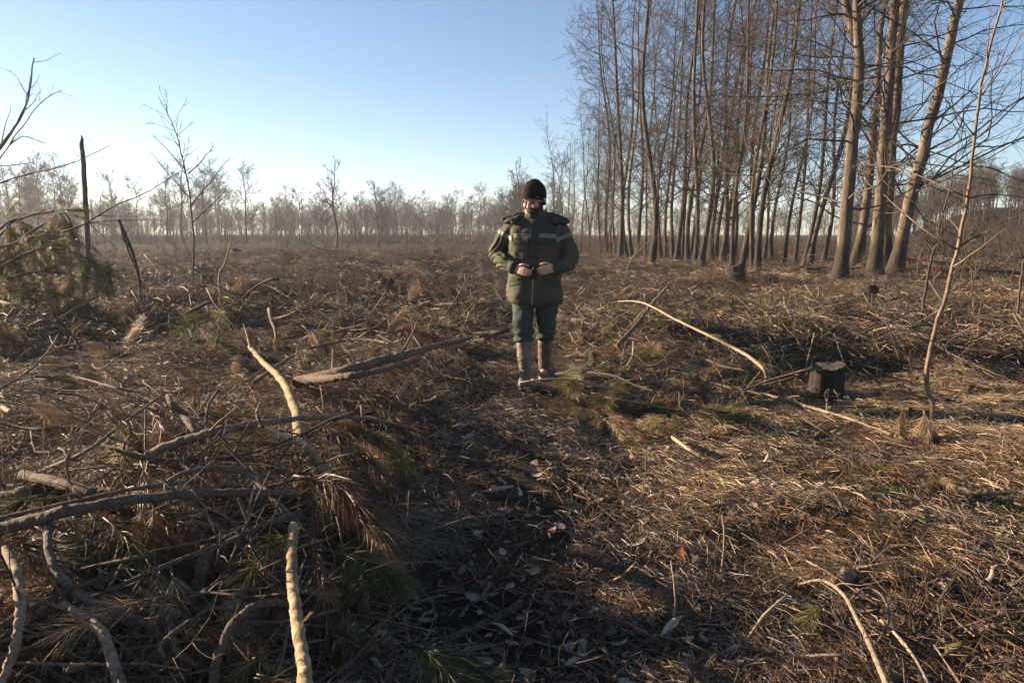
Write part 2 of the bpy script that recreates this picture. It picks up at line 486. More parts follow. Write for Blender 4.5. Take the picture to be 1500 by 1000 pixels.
def tree_parts(rng, P, Rr, limbs=34, l0=0.15, limb_len=0.22, ang=68, up=0.15, sub=7, twig=6, minr=0.006, kt=9, limb_pow=0.9, conic=0.5, sublen=0.5, wob=0.16, name='t', bark='bark_grove', tw='twig_grove', twlen=0.45, limbr=0.45, boughs=0):
    b = Buf()
    n = len(P)
    # buried root end
    Pb = np.concatenate([[P[0] - np.array([0, 0, 0.5])], P]); Rb = np.concatenate([[Rr[0] * 1.15], Rr])
    tubes(b, Pb, Rb, kt)
    trunk = b.mesh(name + '_trunk', M[bark])
    L1, R1, t1 = grow(P[None], Rr[None], rng, limbs, l0, 0.99, ang, 13, limb_len, 9, up, wob, limbr, limb_pow, minr * 1.5, conic)
    bough_me = []
    if boughs:
        order = np.argsort(-np.linalg.norm(np.diff(L1, axis=1), axis=-1).sum(1))[:boughs]
        for k in order:
            bb = Buf(); tubes(bb, L1[k:k + 1], R1[k:k + 1], 6); bough_me.append(bb.mesh(name + '_limb', M[tw]))
        keep = np.setdiff1d(np.arange(len(L1)), order)
    else: keep = np.arange(len(L1))
    c = Buf()
    tubes(c, L1[keep], R1[keep], 5, cap=False)
    L2, R2, _ = grow(L1, R1, rng, sub, 0.18, 0.98, 45, 14, sublen, 6, up * 0.8, wob * 1.1, 0.6, 1.0, minr, 0.5)
    tubes(c, L2, R2, 4, cap=False)
    if twig:
        L3, R3, _ = grow(L2, R2, rng, twig, 0.2, 1.0, 42, 14, twlen, 4, up * 0.6, wob, 0.7, 1.0, minr * 0.7, 0.4)
        tubes(c, L3, R3, 3, cap=False)
    crown = c.mesh(name + '_crown', M[tw])
    return trunk, crown, bough_me

def make_tree(name, parts, loc, rz=0.0, scl=1.0, label=None, group=None, cat='tree'):
    t = empty(name, loc, rz, scl)
    obj('trunk', parts[0], t); obj('crown', parts[1], t)
    for b in parts[2]: obj('limb', b, t)
    tag(t, label, cat, group)
    return t

rng = np.random.default_rng(7)
# the leaning and forked trunks at the grove's near edge: pixel lines -> points at the depth of their base
def px_line(pts, Y, base=None):
    out = [at_depth(px, py, Y) for px, py in pts]
    x, y = out[0][0], out[0][1]
    out[0] = np.array([x, y, hz(x, y)])
    o = np.array(out)
    return o - o[0], o[0]

def big_tree(name, pts, Y, r, label, extra=None, **kw):
    top = at_depth(*pts[-1], Y)
    line, loc = px_line(pts, Y)
    up_ = nrm(line[-1] - line[-2])
    # carry the stem on above the frame
    ext = [line[-1] + up_ * d + np.array([0.1 * d * rng.normal() * .3, 0, 0]) for d in (2.0, 4.5, 7.0)]
    line = np.concatenate([line, ext])
    # a slight lean in depth as well
    z = line[:, 2]; line[:, 1] += 0.03 * z * rng.normal()
    P, Rr = trunk_line(rng, line[-1, 2], r, 22, 0.18, line, 0.25)
    parts = tree_parts(rng, P, Rr, name=name, bark='bark_pale', boughs=14, **kw)
    t = make_tree(name, parts, loc, label=label)
    if extra:
        for k, (pp, rr) in enumerate(extra):
            l2 = np.array([at_depth(px, py, Y) for px, py in pp]) - loc
            u2 = nrm(l2[-1] - l2[-2]); l2 = np.concatenate([l2, [l2[-1] + u2 * 3, l2[-1] + u2 * 6]])
            P2, R2 = trunk_line(rng, l2[-1, 2] - l2[0, 2], rr, 14, 0.12, l2, 0.25)
            R2 = rr * np.linspace(1, 0.35, 14)
            pr = tree_parts(rng, P2, R2, name=name + 'fork', bark='bark_pale', limbs=14, l0=0.05, sub=6, twig=5, minr=0.006, limb_len=0.35)
            # stem of the fork is a limb of the same tree
            b = Buf(); tubes(b, P2, R2, 8); obj('limb', b.mesh(name + '_stem', M['bark_pale']), t)
            obj('crown', pr[1], t)
    return t
LB = dict(limbs=42, l0=0.14, limb_len=0.36, ang=70, up=0.12, sub=7, twig=5, minr=0.0055, wob=0.19, conic=0.35, limbr=0.19)
big_tree('tree', [(1229, 412), (1238, 330), (1248, 200), (1254, 120), (1252, 50)], 22.5, 0.20,
         'stout pale tree forking high up, at the edge of the grove, dark foot', [([(1253, 60), (1240, 10), (1228, -40)], 0.14)], **LB)
big_tree('tree', [(1281, 398), (1288, 300), (1296, 180), (1304, 60), (1312, -20)], 23.5, 0.195,
         'pale straight trunk standing close against its twin on the root mound', **LB)
big_tree('tree', [(1296, 394), (1302, 280), (1312, 160), (1326, 30), (1334, -30)], 25.0, 0.20,
         'straight brown trunk just behind its paler twin on the root mound', **LB)
big_tree('tree', [(1251, 392), (1264, 330), (1276, 230), (1284, 140)], 27.0, 0.17,
         'dark leaning trunk half hidden behind the twin pale trunks', **LB)
big_tree('tree', [(1312, 386), (1330, 300), (1356, 190), (1385, 60), (1402, -20)], 24.5, 0.205,
         'pale tree leaning away from the twin trunks beside it', **LB)

# the slender trunks of the grove
protos = []
for s in range(7):
    rg = np.random.default_rng(100 + s)
    Hh = rg.uniform(15, 18)
    P, Rr = trunk_line(rg, Hh, rg.uniform(0.085, 0.135), 18, 0.48, None, 0.12)
    protos.append(tree_parts(rg, P, Rr, limbs=60, l0=0.10, limb_len=0.22, ang=60, up=0.35, sub=7, twig=6, minr=0.0065, limbr=0.3, conic=0.45, name='grove%d' % s, limb_pow=0.85, wob=0.18))
def place_proto(k, px, py, Y, lean=0.0, lean_y=0.0, scl=1.0, girth=1.0, label='', group=None, name='tree'):
    p = at_depth(px, py, Y); x, y = p[0], p[1]
    t = make_tree(name, (protos[k][0], protos[k][1], []), (x, y, hz(x, y)), rng.uniform(0, 6.28), scl, label, group)
    t.scale = (scl * (.5 + .5 * girth), scl * (.5 + .5 * girth), scl)
    m = Matrix.Rotation(lean, 3, 'Y') @ Matrix.Rotation(lean_y, 3, 'X') @ Matrix.Rotation(t.rotation_euler.z, 3, 'Z')
    t.rotation_euler = m.to_euler()
    return t
GR = 'slender trees of the bare grove'
named = [
    # px, py, Y, lean, scale, girth
    (1110, 397, 27, 0.085, 0.95, 1.0, 'slender brown tree leaning a little, with a thin twin stem at its foot'),
    (1103, 394, 28.5, 0.02, 0.9, 0.75, 'thin straight stem in front of the leaning brown tree'),
    (1085, 394, 29, 0.10, 0.95, 0.95, 'dark slender tree rising beside a charred stump at the grove edge'),
    (1073, 393, 30, 0.04, 0.95, 0.9, 'dark upright slender tree directly behind a charred stump'),
    (1178, 378, 32, 0.10, 0.9, 0.8, 'slim leaning birch stem near the middle gap of the grove'),
    (1186, 382, 31, 0.14, 0.9, 0.75, 'slim strongly leaning stem crossing its neighbour in the grove gap'),
    (1150, 377, 34, 0.09, 0.9, 0.75, 'slim dark stem standing alone in the grove gap'),
    (955, 380, 33, -0.005, 1.0, 1.15, 'dark double-looking straight trunk at the front of the dense grove'),
]
for k, (px, py, Y, ln, sc, g, lab) in enumerate(named):
    place_proto(k % 7, px, py, Y, ln, rng.normal() * 0.02, sc, g, lab)
cl = [(909, 371, 40, -.05), (918, 368, 44, 0.0), (934, 366, 48, .01), (968, 369, 44, .03), (986, 366, 45, -.01),
      (992, 372, 40, .03), (1000, 368, 44, .04), (1008, 372, 38, .05), (1019, 376, 36, .0), (1027, 378, 35, .015), (1037, 370, 42, .06), (1048, 368, 44, .07),
      (1058, 372, 40, .07), (945, 366, 50, .0), (1066, 366, 50, .05), (926, 369, 43, -.02), (976, 367, 47, .02), (1013, 367, 47, .02), (1042, 372, 39, .04), (1098, 371, 42, .07), (1120, 370, 44, .03), (1165, 372, 40, .05), (1236, 372, 42, .04), (1290, 372, 44, .02), (955, 367, 52, .0), (1075, 370, 44, .02), (890, 364, 55, -.04),
      (902, 365, 52, -.06), (1130, 368, 46, .06), (1206, 374, 38, .08), (1262, 372, 40, .10)]
for k, (px, py, Y, ln) in enumerate(cl):
    ln += rng.normal() * .012; gi_ = rng.uniform(.75, 1.15)
    lab = 'tall %s %s bare tree %s in the crowded grove' % ('stouter' if gi_ > .95 else 'thin', 'leaning' if ln > .035 else 'tilting back' if ln < -.02 else 'upright', 'deep' if Y > 43 else 'near the front')
    place_proto(k % 7, px, py, Y, ln, rng.normal() * .02, rng.uniform(.9, 1.12), gi_, lab, GR)
for k in range(12):       # tapering end of the grove, smaller trees beyond the walker
    px = rng.uniform(815, 900); Y = rng.uniform(52, 75)
    sc = np.interp(px, [815, 900], [0.48, 0.8]) * rng.uniform(.85, 1.1)
    place_proto(int(rng.integers(7)), px, 360, Y, rng.normal() * .05, 0, sc, rng.uniform(.6, .9), 'low bare tree at the thinning end of the grove', 'small trees at the end of the grove')

# thin saplings standing under and in front of the grove
sap = []
for s in range(6):
    rg = np.random.default_rng(300 + s)
    P, Rr = trunk_line(rg, rg.uniform(3.2, 5.2), rg.uniform(0.018, 0.03), 10, 0.35, None, 0.2)
    b = Buf(); tubes(b, np.concatenate([[P[0] - [0, 0, .15]], P]), np.concatenate([[Rr[0]], Rr]), 5)
    c = Buf()
    L1, R1, _ = grow(P[None], Rr[None], rg, 16, 0.15, 0.98, 48, 12, 0.32, 7, 0.3, 0.16, 0.6, 1, 0.005, 0.5)
    L2, R2, _ = grow(L1, R1, rg, 5, 0.2, 0.95, 42, 12, 0.45, 5, 0.2, 0.15, 0.7, 1, 0.004, 0.4)
    tubes(c, L1, R1, 4, cap=False); tubes(c, L2, R2, 3, cap=False)
    sap.append((b.mesh('sapling_stem%d' % s, M['twig_grove']), c.mesh('sapling_twigs%d' % s, M['twig_grove'])))
def put_sapling(k, x, y, scl, label, group=None, lean=0.0, name='sapling', rz=None):
    t = empty(name, (x, y, hz(x, y)), rng.uniform(0, 6.28) if rz is None else rz, scl)
    obj('trunk', sap[k][0], t); obj('crown', sap[k][1], t)
    if lean:
        t.rotation_euler = (Matrix.Rotation(lean, 3, 'Y') @ Matrix.Rotation(t.rotation_euler.z, 3, 'Z')).to_euler()
    return tag(t, label, 'sapling', group)
for k in range(70):
    px = rng.uniform(812, 1490); Y = rng.uniform(30, 62)
    p = at_depth(px, 350, Y)
    put_sapling(int(rng.integers(6)), p[0], Y, rng.uniform(.35, 1.0), 'thin bare sapling in the undergrowth below the grove', 'saplings under the grove', rng.normal() * .14)
for k in range(26):
    px = rng.uniform(1340, 1500); Y = rng.uniform(17, 36)
    p = at_depth(px, 350, Y)
    put_sapling(int(rng.integers(6)), p[0], Y, rng.uniform(.35, .7), 'thin bare sapling on the open slope beside the grove', 'saplings beside the grove', rng.normal() * .15)
for k in range(60):
    px = rng.uniform(10, 740); Y = 16 + 70 * rng.uniform(0, 1) ** .7
    p = at_depth(px, 350, Y)
    put_sapling(int(rng.integers(6)), p[0], Y, rng.uniform(.2, .5) * (1 + Y / 90), 'thin scattered sapling left standing in the felled clearing', 'saplings in the clearing', rng.normal() * .15)

# far tree line across the clearing
far = []
for s in range(6):
    rg = np.random.default_rng(500 + s)
    Hh = rg.uniform(10, 13)
    P, Rr = trunk_line(rg, Hh, rg.uniform(0.13, 0.2), 10, 0.5, None, 0.15)
    wide = s % 2
    far.append(tree_parts(rg, P, Rr, limbs=22 + 10 * wide, l0=0.22 if not wide else .16, limb_len=0.36 + 0.12 * wide, ang=44 + 6 * wide, up=0.45, sub=7, twig=6, minr=0.022, kt=6, conic=0.6, name='far%d' % s, bark='twig_far', tw='twig_far'))
FG = 'far tree line across the clearing'
def put_far(k, px, Y, scl, label, group=FG, name='tree'):
    p = at_depth(px, 345, Y)
    return make_tree(name, (far[k][0], far[k][1], []), (p[0], Y, hz(p[0], Y)), rng.uniform(0, 6.28), scl, label, group)
put_far(1, 361, 125, 0.92, 'round-crowned bare tree taller than its neighbours in the far line', None)
put_far(3, 340, 135, 0.75, 'bare tree crowding the round-crowned tree in the far line', None)
put_far(0, 491, 62, 0.60, 'bare wide-branching lone tree in front of the far line', None)
put_far(2, 553, 80, 0.60, 'crooked bare tree standing alone ahead of the far line', None)
put_far(4, 437, 110, 0.75, 'bent bare tree with sparse crown ahead of the far line', None)
for px in (248, 268, 300, 62, 38, 105):
    put_far(int(rng.integers(6)), px + rng.normal() * 3, rng.uniform(90, 125), rng.uniform(.72, .95), 'tall bare tree at the higher end of the far line', 'taller trees of the far line')
for k in range(150):
    px = rng.uniform(-20, 780)
    Y = rng.uniform(110, 200)
    sc = np.interp(px, [0, 330, 420, 600, 760], [.95, .85, .55, .62, .58]) * rng.uniform(.4, 1.3) * Y / 140
    _k = int(rng.integers(6))
    put_far(_k, px, Y, sc, ['slim grey bare tree in the far line beyond the clearing', 'broad-crowned grey bare tree in the far line beyond the clearing'][_k % 2])
for k in range(14):
    px = rng.uniform(735, 830)
    put_far(int(rng.integers(6)), px, rng.uniform(80, 120), rng.uniform(.55, .85), 'hazy bare tree behind the walker at the end of the grove', 'trees behind the walker')

# ------------------------------------------------------------------ scatter: instances on points, for what nobody could count
def scatter(name, protos_, pts, rot, scl, idx, label):
    col = bpy.data.collections.new(name + '_pieces')
    for k, me in enumerate(protos_):
        o = bpy.data.objects.new('%s_piece_%02d' % (name, k), me); col.objects.link(o)
    me = bpy.data.meshes.new(name)
    n = len(pts)
    me.vertices.add(n); me.vertices.foreach_set('co', np.asarray(pts, np.float32).ravel())
    a = me.attributes.new('rot', 'FLOAT_VECTOR', 'POINT'); a.data.foreach_set('vector', np.asarray(rot, np.float32).ravel())
    a = me.attributes.new('scl', 'FLOAT', 'POINT'); a.data.foreach_set('value', np.asarray(scl, np.float32))
    a = me.attributes.new('idx', 'INT', 'POINT'); a.data.foreach_set('value', np.asarray(idx, np.int32))
    o = obj(name, me)
    g = bpy.data.node_groups.new(name, 'GeometryNodeTree')
    g.interface.new_socket('Geometry', in_out='INPUT', socket_type='NodeSocketGeometry')
    g.interface.new_socket('Geometry', in_out='OUTPUT', socket_type='NodeSocketGeometry')
    N = g.nodes
    gi = N.new('NodeGroupInput'); go = N.new('NodeGroupOutput')
    ip = N.new('GeometryNodeInstanceOnPoints'); ci = N.new('GeometryNodeCollectionInfo')
    ci.inputs['Collection'].default_value = col
    ci.inputs['Separate Children'].default_value = True
    ci.inputs['Reset Children'].default_value = True
    ip.inputs['Pick Instance'].default_value = True
    def na_(nm, t):
        x = N.new('GeometryNodeInputNamedAttribute'); x.data_type = t; x.inputs['Name'].default_value = nm
        return x.outputs[0]
    g.links.new(gi.outputs[0], ip.inputs['Points'])
    g.links.new(ci.outputs[0], ip.inputs['Instance'])
    g.links.new(na_('idx', 'INT'), ip.inputs['Instance Index'])
    e2r = N.new('FunctionNodeEulerToRotation')
    g.links.new(na_('rot', 'FLOAT_VECTOR'), e2r.inputs[0])
    g.links.new(e2r.outputs[0], ip.inputs['Rotation'])
    g.links.new(na_('scl', 'FLOAT'), ip.inputs['Scale'])
    g.links.new(ip.outputs[0], go.inputs[0])
    md = o.modifiers.new('scatter', 'NODES'); md.node_group = g
    tag(o, label, kind='stuff')
    return o

def ground_pts(n, r0, r1, half=0.80, rng=rng, power=1.0, side=None):
    """points on the ground, density falling with distance like the picture needs"""
    y = np.exp(rng.uniform(math.log(r0), math.log(r1), n))
    x = rng.uniform(-1, 1, n) * (half * y + 0.7)
    return x, y

def ground_rot(x, y, rng, tilt=0.15):
    e = 0.12
    gx = (H(x + e, y) - H(x - e, y)) / (2 * e); gy = (H(x, y + e) - H(x, y - e)) / (2 * e)
    rz = rng.uniform(0, 6.283, len(x))
    # slope expressed in the turned frame, applied before the turn about z
    c, s = np.cos(rz), np.sin(rz)
    lx = gx * c + gy * s; ly = -gx * s + gy * c
    return np.stack([np.arctan(ly) + rng.normal(size=len(x)) * tilt, -np.arctan(lx) + rng.normal(size=len(x)) * tilt, rz], -1)

def needle_patch(rg, n, rad, ln, mat, w=0.0018, flat=0.16, height=0.012):
    b = Buf()
    c = rg.normal(size=(n, 3)) * np.array([rad, rad, 0]) * 0.55
    c[:, 2] = np.abs(rg.normal(size=n)) * height
    a = rg.uniform(0, 6.283, n)
    el = rg.normal(size=n) * flat
    d = np.stack([np.cos(a) * np.cos(el), np.sin(a) * np.cos(el), np.sin(el)], -1)
    L = ln * rg.uniform(.5, 1.2, n)[:, None]
    bend = np.cross(d, [0, 0, 1.0]) * rg.normal(size=(n, 1)) * 0.12 + np.array([0, 0, .05])
    P = np.stack([c - d * L * .5, c + bend * L, c + d * L * .5], 1)
    P[:, :, 2] = np.maximum(P[:, :, 2], -0.01)
    strips(b, P, np.full(n, w) * rg.uniform(.7, 1.4, n), rg.uniform(0, 1, n), rng=rg)
    return b.mesh('needle_patch', M[mat])

def leaf_mesh(rg, L, mat, a=None, wd=0.55):
    """lobed, curled dead leaf"""
    n = 9
    t = np.linspace(0, 1, n)
    w = L * wd * 0.5 * np.sin(np.pi * np.clip(t, .02, .98)) ** .8 * (1 + .22 * np.sin(t * 22 + rg.uniform(0, 6)))
    curl = rg.uniform(.2, 1.0); cup = rg.uniform(-.9, .9)
    ang = (t - .5) * curl * 2
    cx = L * np.cumsum(np.cos(ang)) / n; cz = L * np.cumsum(np.sin(ang)) / n
    cx -= cx.mean(); cz -= cz.min()
    V = []
    for k in range(n):
        for s in (-1, -.5, 0, .5, 1):
            V.append([cx[k] + .1 * L * rg.normal() * .15, s * w[k], cz[k] + cup * (s * w[k]) ** 2 / (w.max() + 1e-6) * .8 + rg.normal() * .004 * L * 10 * abs(s) * .25])
    V = np.array(V); V[:, 2] -= V[:, 2].min()
    i = np.arange(n - 1)[:, None] * 5; j = np.arange(4)[None]
    Q = np.stack([i + j, i + j + 1, i + j + 6, i + j + 5], -1).reshape(-1, 4)
    b = Buf(); b.add(V, Q, None, rg.uniform(0, 1) if a is None else a)
    return b.mesh('leaf', M[mat])

def chip_mesh(rg, L, mat='chip', a=None):
    """splintered flake of wood or bark"""
    n = 6
    t = np.linspace(-1, 1, n)
    w = L * rg.uniform(.06, .2) * (1 - .7 * np.abs(t) ** 2) * rg.uniform(.7, 1.2, n)
    th = L * rg.uniform(.03, .07)
    bend = rg.normal() * .2
    top, V = [], []
    for k in range(n):
        z = bend * t[k] ** 2 * L * .5
        off = rg.normal() * .05 * L
        for s, zz in ((-1, 0), (1, 0), (1, 1), (-1, 1)):
            V.append([t[k] * L * .5, off + s * w[k] * (.85 if zz else 1), z + zz * th * (1 - .5 * abs(t[k]))])
    V = np.array(V); V[:, 2] -= V[:, 2].min()
    Q = []
    for k in range(n - 1):
        for q in range(4):
            Q.append([k * 4 + q, k * 4 + (q + 1) % 4, k * 4 + 4 + (q + 1) % 4, k * 4 + 4 + q])
    Q += [[3, 2, 1, 0], [(n - 1) * 4 + q for q in range(4)]]
    b = Buf(); b.add(V, Q, None, rg.uniform(0, 1) if a is None else a)
    return b.mesh('chip', M[mat], smooth=False)

def twig_mesh(rg, L, r, mat='stick_dark', forks=2, wob=.18):
    P = np.zeros((1, 7, 3)); d = np.array([1.0, 0, .05])
    p = np.array([-L / 2, 0, 0.0]); pts = [p]
    for k in range(6):
        d = nrm(d + rg.normal(size=3) * np.array([.5, 1, .6]) * wob); p = p + d * L / 6; pts.append(p)
    P[0] = pts; P[0, :, 2] -= P[0, :, 2].mean() - r
    Rr = r * np.linspace(1, .45, 7)[None] * rg.uniform(.9, 1.1, (1, 7))
    b = Buf(); tubes(b, P, Rr, 5)
    if forks:
        L2, R2, _ = grow(P, Rr, rg, forks, .25, .9, 45, 10, .45, 5, .2, .2, .7, 1, .0012)
        tubes(b, L2, R2, 4)
    return b.mesh('twig', M[mat])

def tuft_mesh(rg, n, h, mat='dry_grass', spread=.5, w=.003):
    b = Buf()
    a = rg.uniform(0, 6.283, n); el = np.radians(rg.uniform(35, 88, n))
    base = rg.normal(size=(n, 3)) * np.array([.05, .05, 0])
    d = np.stack([np.cos(a) * np.cos(el), np.sin(a) * np.cos(el), np.sin(el)], -1)
    L = (h * rg.uniform(.4, 1.1, n))[:, None]
    P = np.stack([base - [0, 0, .02], base + d * L * .55, base + d * L + np.array([0, 0, -.18]) * L * rg.uniform(0, 1.6, (n, 1)) + d * [1, 1, 0] * L * .25], 1)
    strips(b, P, np.full(n, w), rg.uniform(0, 1, n), rng=rg)
    return b.mesh('tuft', M[mat])

def brush_mesh(rg, n, h, mat='twig_grove', r=.004):
    """low bare scrub"""
    b = Buf()
    a = rg.uniform(0, 6.283, n); el = np.radians(rg.uniform(20, 85, n))
    d = np.stack([np.cos(a) * np.cos(el), np.sin(a) * np.cos(el), np.sin(el)], -1)
    p = rg.normal(size=(n, 3)) * np.array([.15, .15, 0]); pts = [p - [0, 0, .05]]
    L = h * rg.uniform(.5, 1.1, n)
    for k in range(4):
        d = nrm(d + rg.normal(size=(n, 3)) * .22); p = p + d * (L / 4)[:, None]; pts.append(p)
    P = np.stack(pts, 1); Rr = r * np.linspace(1, .5, 5)[None] * rg.uniform(.7, 1.3, (n, 1))
    tubes(b, P, Rr, 3, cap=False)
    L2, R2, _ = grow(P, Rr, rg, 3, .3, .95, 40, 12, .45, 4, .1, .15, .7, 1, r * .5)
    tubes(b, L2, R2, 3, cap=False)
    return b.mesh('brush', M[mat])

def spray_mesh(rg, mat, L=.38, n=260, nl=.12, droop=.5, w=.0016, twig='pine_twig', r=.004, start=.12):
    """pine shoot: curved twig with long needles"""
    t = np.linspace(0, 1, 9)
    P = np.stack([L * t * (1 - .12 * t), .05 * L * np.sin(t * 3 + rg.uniform(0, 6)), -droop * L * t ** 2], -1)
    Rr = r * np.linspace(1, .5, 9)
    b = Buf(); tubes(b, P, Rr, 5, A=0.15)
    s = start + (1 - start) * rg.uniform(0, 1, n) ** .8
    f = s * 7.999; i = f.astype(int); fr = (f - i)[:, None]
    pos = P[i] * (1 - fr) + P[i + 1] * fr
    tan = nrm(P[i + 1] - P[i])
    q = rg.normal(size=(n, 3)); perp = nrm(q - (q * tan).sum(-1, keepdims=True) * tan)
    a = np.radians(rg.normal(34, 10, n))[:, None]
    d = tan * np.cos(a) + perp * np.sin(a)
    ln = (nl * rg.uniform(.7, 1.15, n))[:, None]
    g = np.array([0, 0, -1.0]) * droop
    PP = np.stack([pos, pos + d * ln * .5 + g * ln * .06, pos + d * ln * .95 + g * ln * .38], 1)
    strips(b, PP, np.full(n, w) * rg.uniform(.8, 1.3, n), rg.uniform(0, 1, n), rng=rg)
    return b

# ------------------------------------------------------------------ litter
rg = np.random.default_rng(21)
def dens_path(x, y):
    return np.exp(-((x - 0.15) / 0.65) ** 2) * (1 - sstep(11, 16, y))

# needles: straw coloured on the open floor, grey and matted on the trodden path
pat = [needle_patch(rg, 90, .17, .135, 'needle_straw', .0023) for _ in range(7)] + [needle_patch(rg, 90, .17, .13, 'needle_brown', .0023) for _ in range(3)] \
    + [needle_patch(rg, 90, .16, .11, 'needle_grey', .0022) for _ in range(4)] + [needle_patch(rg, 80, .15, .11, 'needle_green') for _ in range(2)]
x, y = ground_pts(8200, 1.3, 11, rng=rg)
k_ = vnoise(x * 1.7, y * 1.7, 30) + .5 * vnoise(x * 4.3, y * 4.3, 29) + rg.normal(size=len(x)) * .12 > -.10 + .34 * dens_path(x, y); x, y = x[k_], y[k_]
dp = dens_path(x, y); u = rg.uniform(0, 1, len(x)); cl_ = vnoise(x * .9, y * .9, 31) + .5
left = (x < -.4) & (x > -2.6) & (y < 8)
grey = u < np.clip(.34 + .6 * dp + .2 * left, 0, .97)
idx = np.where(grey, rg.integers(10, 14, len(x)), np.where(rg.uniform(0, 1, len(x)) < .05 + .16 * (cl_ > .62), rg.integers(14, 16, len(x)), np.where(cl_ + rg.normal(size=len(x)) * .2 > .66, rg.integers(7, 10, len(x)), rg.integers(0, 7, len(x)))))
z = H(x, y) + .004
scatter('needle_litter', pat, np.stack([x, y, z], -1), ground_rot(x, y, rg, .10), rg.uniform(.7, 1.25, len(x)), idx, 'fallen pine needles matting the forest floor')
pat2 = [needle_patch(rg, 110, .45, .22, 'needle_straw', .004, .35, .05) for _ in range(4)] + [needle_patch(rg, 90, .45, .28, 'needle_dark', .006, .35, .06) for _ in range(4)] + [needle_patch(rg, 110, .45, .22, 'needle_brown', .004, .35, .05) for _ in range(2)]
x, y = ground_pts(6000, 9, 70, rng=rg)
c2 = vnoise(x * .25, y * .25, 33) + .5
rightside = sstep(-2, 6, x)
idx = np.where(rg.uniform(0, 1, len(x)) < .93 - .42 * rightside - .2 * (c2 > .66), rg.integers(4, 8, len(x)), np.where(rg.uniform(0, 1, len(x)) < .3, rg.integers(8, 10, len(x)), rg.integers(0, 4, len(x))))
k_ = vnoise(x * .8, y * .8, 48) + rg.normal(size=len(x)) * .16 > .03 - .06 * rightside + .4 * (np.abs(x - .2) < .65) * (y < 20); x, y, idx = x[k_], y[k_], idx[k_]
scatter('field_litter', pat2, np.stack([x, y, H(x, y) + .01], -1), ground_rot(x, y, rg, .15), rg.uniform(.7, 1.5, len(x)), idx, 'dry slash and needles strewn over the clearing')

# twigs, chips, leaves too small to count
tw = [twig_mesh(rg, L, r_, m_, f_) for L, r_, m_, f_ in
      [(.22, .0022, 'stick_dark', 1), (.34, .003, 'pine_twig', 2), (.28, .0028, 'stick_pale', 1), (.45, .0038, 'pine_twig', 3), (.18, .002, 'stick_pale', 0), (.5, .004, 'stick_dark', 3), (.3, .003, 'pine_twig', 2), (.26, .0026, 'stick_pale', 2)]]
x, y = ground_pts(5200, 1.3, 14, rng=rg)
pile = (x < -.35) & (y < 9)
lift = np.where(pile, rg.uniform(.0, .16, len(x)), rg.uniform(0, .035, len(x)))
rt = ground_rot(x, y, rg, .22)
scatter('twig_litter', tw, np.stack([x, y, H(x, y) + lift * .8], -1), rt, rg.uniform(.6, 1.35, len(x)), rg.integers(0, len(tw), len(x)), 'small broken twigs scattered all over the floor')
tb_ = [twig_mesh(rg, L, r_, m_, f_, .3) for L, r_, m_, f_ in [(.5, .0024, 'pine_twig', 4), (.7, .0032, 'pine_twig', 5), (.4, .0022, 'stick_dark', 3), (.6, .0028, 'pine_log', 4), (.85, .0038, 'pine_twig', 6), (.35, .002, 'stick_pale', 3)]]
n_ = 1900
y = rg.uniform(1.5, 7.6, n_); x = np.where(y < 5.3, rg.uniform(-1, 0, n_) * (.8 * y + .6 - .45) - .45, rg.normal(size=n_) * .45 - 1.1)
scatter('brush_twigs', tb_, np.stack([x, y, H(x, y) + rg.uniform(-.02, .13, n_)], -1), ground_rot(x, y, rg, .3), rg.uniform(.5, 1.15, n_), rg.integers(0, 6, n_), 'fine tangled twigs filling the brush pile')
n_ = 700
x = rg.normal(size=n_) * .9 + 1.9; y = rg.normal(size=n_) * 1.5 + 8.6
k_ = (x > .75) & ~((np.abs(x - 2.7) < .6) & (np.abs(y - 6.5) < .8)); x, y = x[k_], y[k_]; n_ = len(x)
scatter('slash_twigs', tb_, np.stack([x, y, H(x, y) + rg.uniform(.0, .12, n_)], -1), ground_rot(x, y, rg, .3), rg.uniform(.6, 1.3, n_), rg.integers(0, 6, n_), 'fine twigs strewn through the slash right of the path')
tw2 = [twig_mesh(rg, L, r_, m_, f_) for L, r_, m_, f_ in [(1.1, .011, 'stick_dark', 3), (.9, .010, 'pine_twig', 3), (1.3, .013, 'stick_pale', 2), (.8, .009, 'stick_dark', 2), (1.0, .01, 'pine_twig', 4)]]
x, y = ground_pts(3600, 9, 60, rng=rg)
k_ = vnoise(x * .35, y * .35, 47) + rg.normal(size=len(x)) * .15 > .0 + .5 * (np.abs(x - .2) < .65) * (y < 20); x, y = x[k_], y[k_]
scatter('slash_litter', tw2, np.stack([x, y, H(x, y) + rg.uniform(0, .1, len(x))], -1), ground_rot(x, y, rg, .25), rg.uniform(.5, 1.5, len(x)), rg.choice(len(tw2), len(x), p=[.35, .25, .05, .25, .1]), 'broken sticks strewn over the far clearing')
ch = [chip_mesh(rg, .05) for _ in range(8)] + [leaf_mesh(rg, .055, 'leaf_dead') for _ in range(8)]
x, y = ground_pts(6500, 1.3, 16, rng=rg)
scatter('chip_litter', ch, np.stack([x, y, H(x, y) + rg.uniform(.015, .045, len(x))], -1), ground_rot(x, y, rg, .3), rg.uniform(.35, 1.15, len(x)) * (1 + y / 14), rg.integers(0, len(ch), len(x)), 'small bark flakes and leaf scraps in the litter')

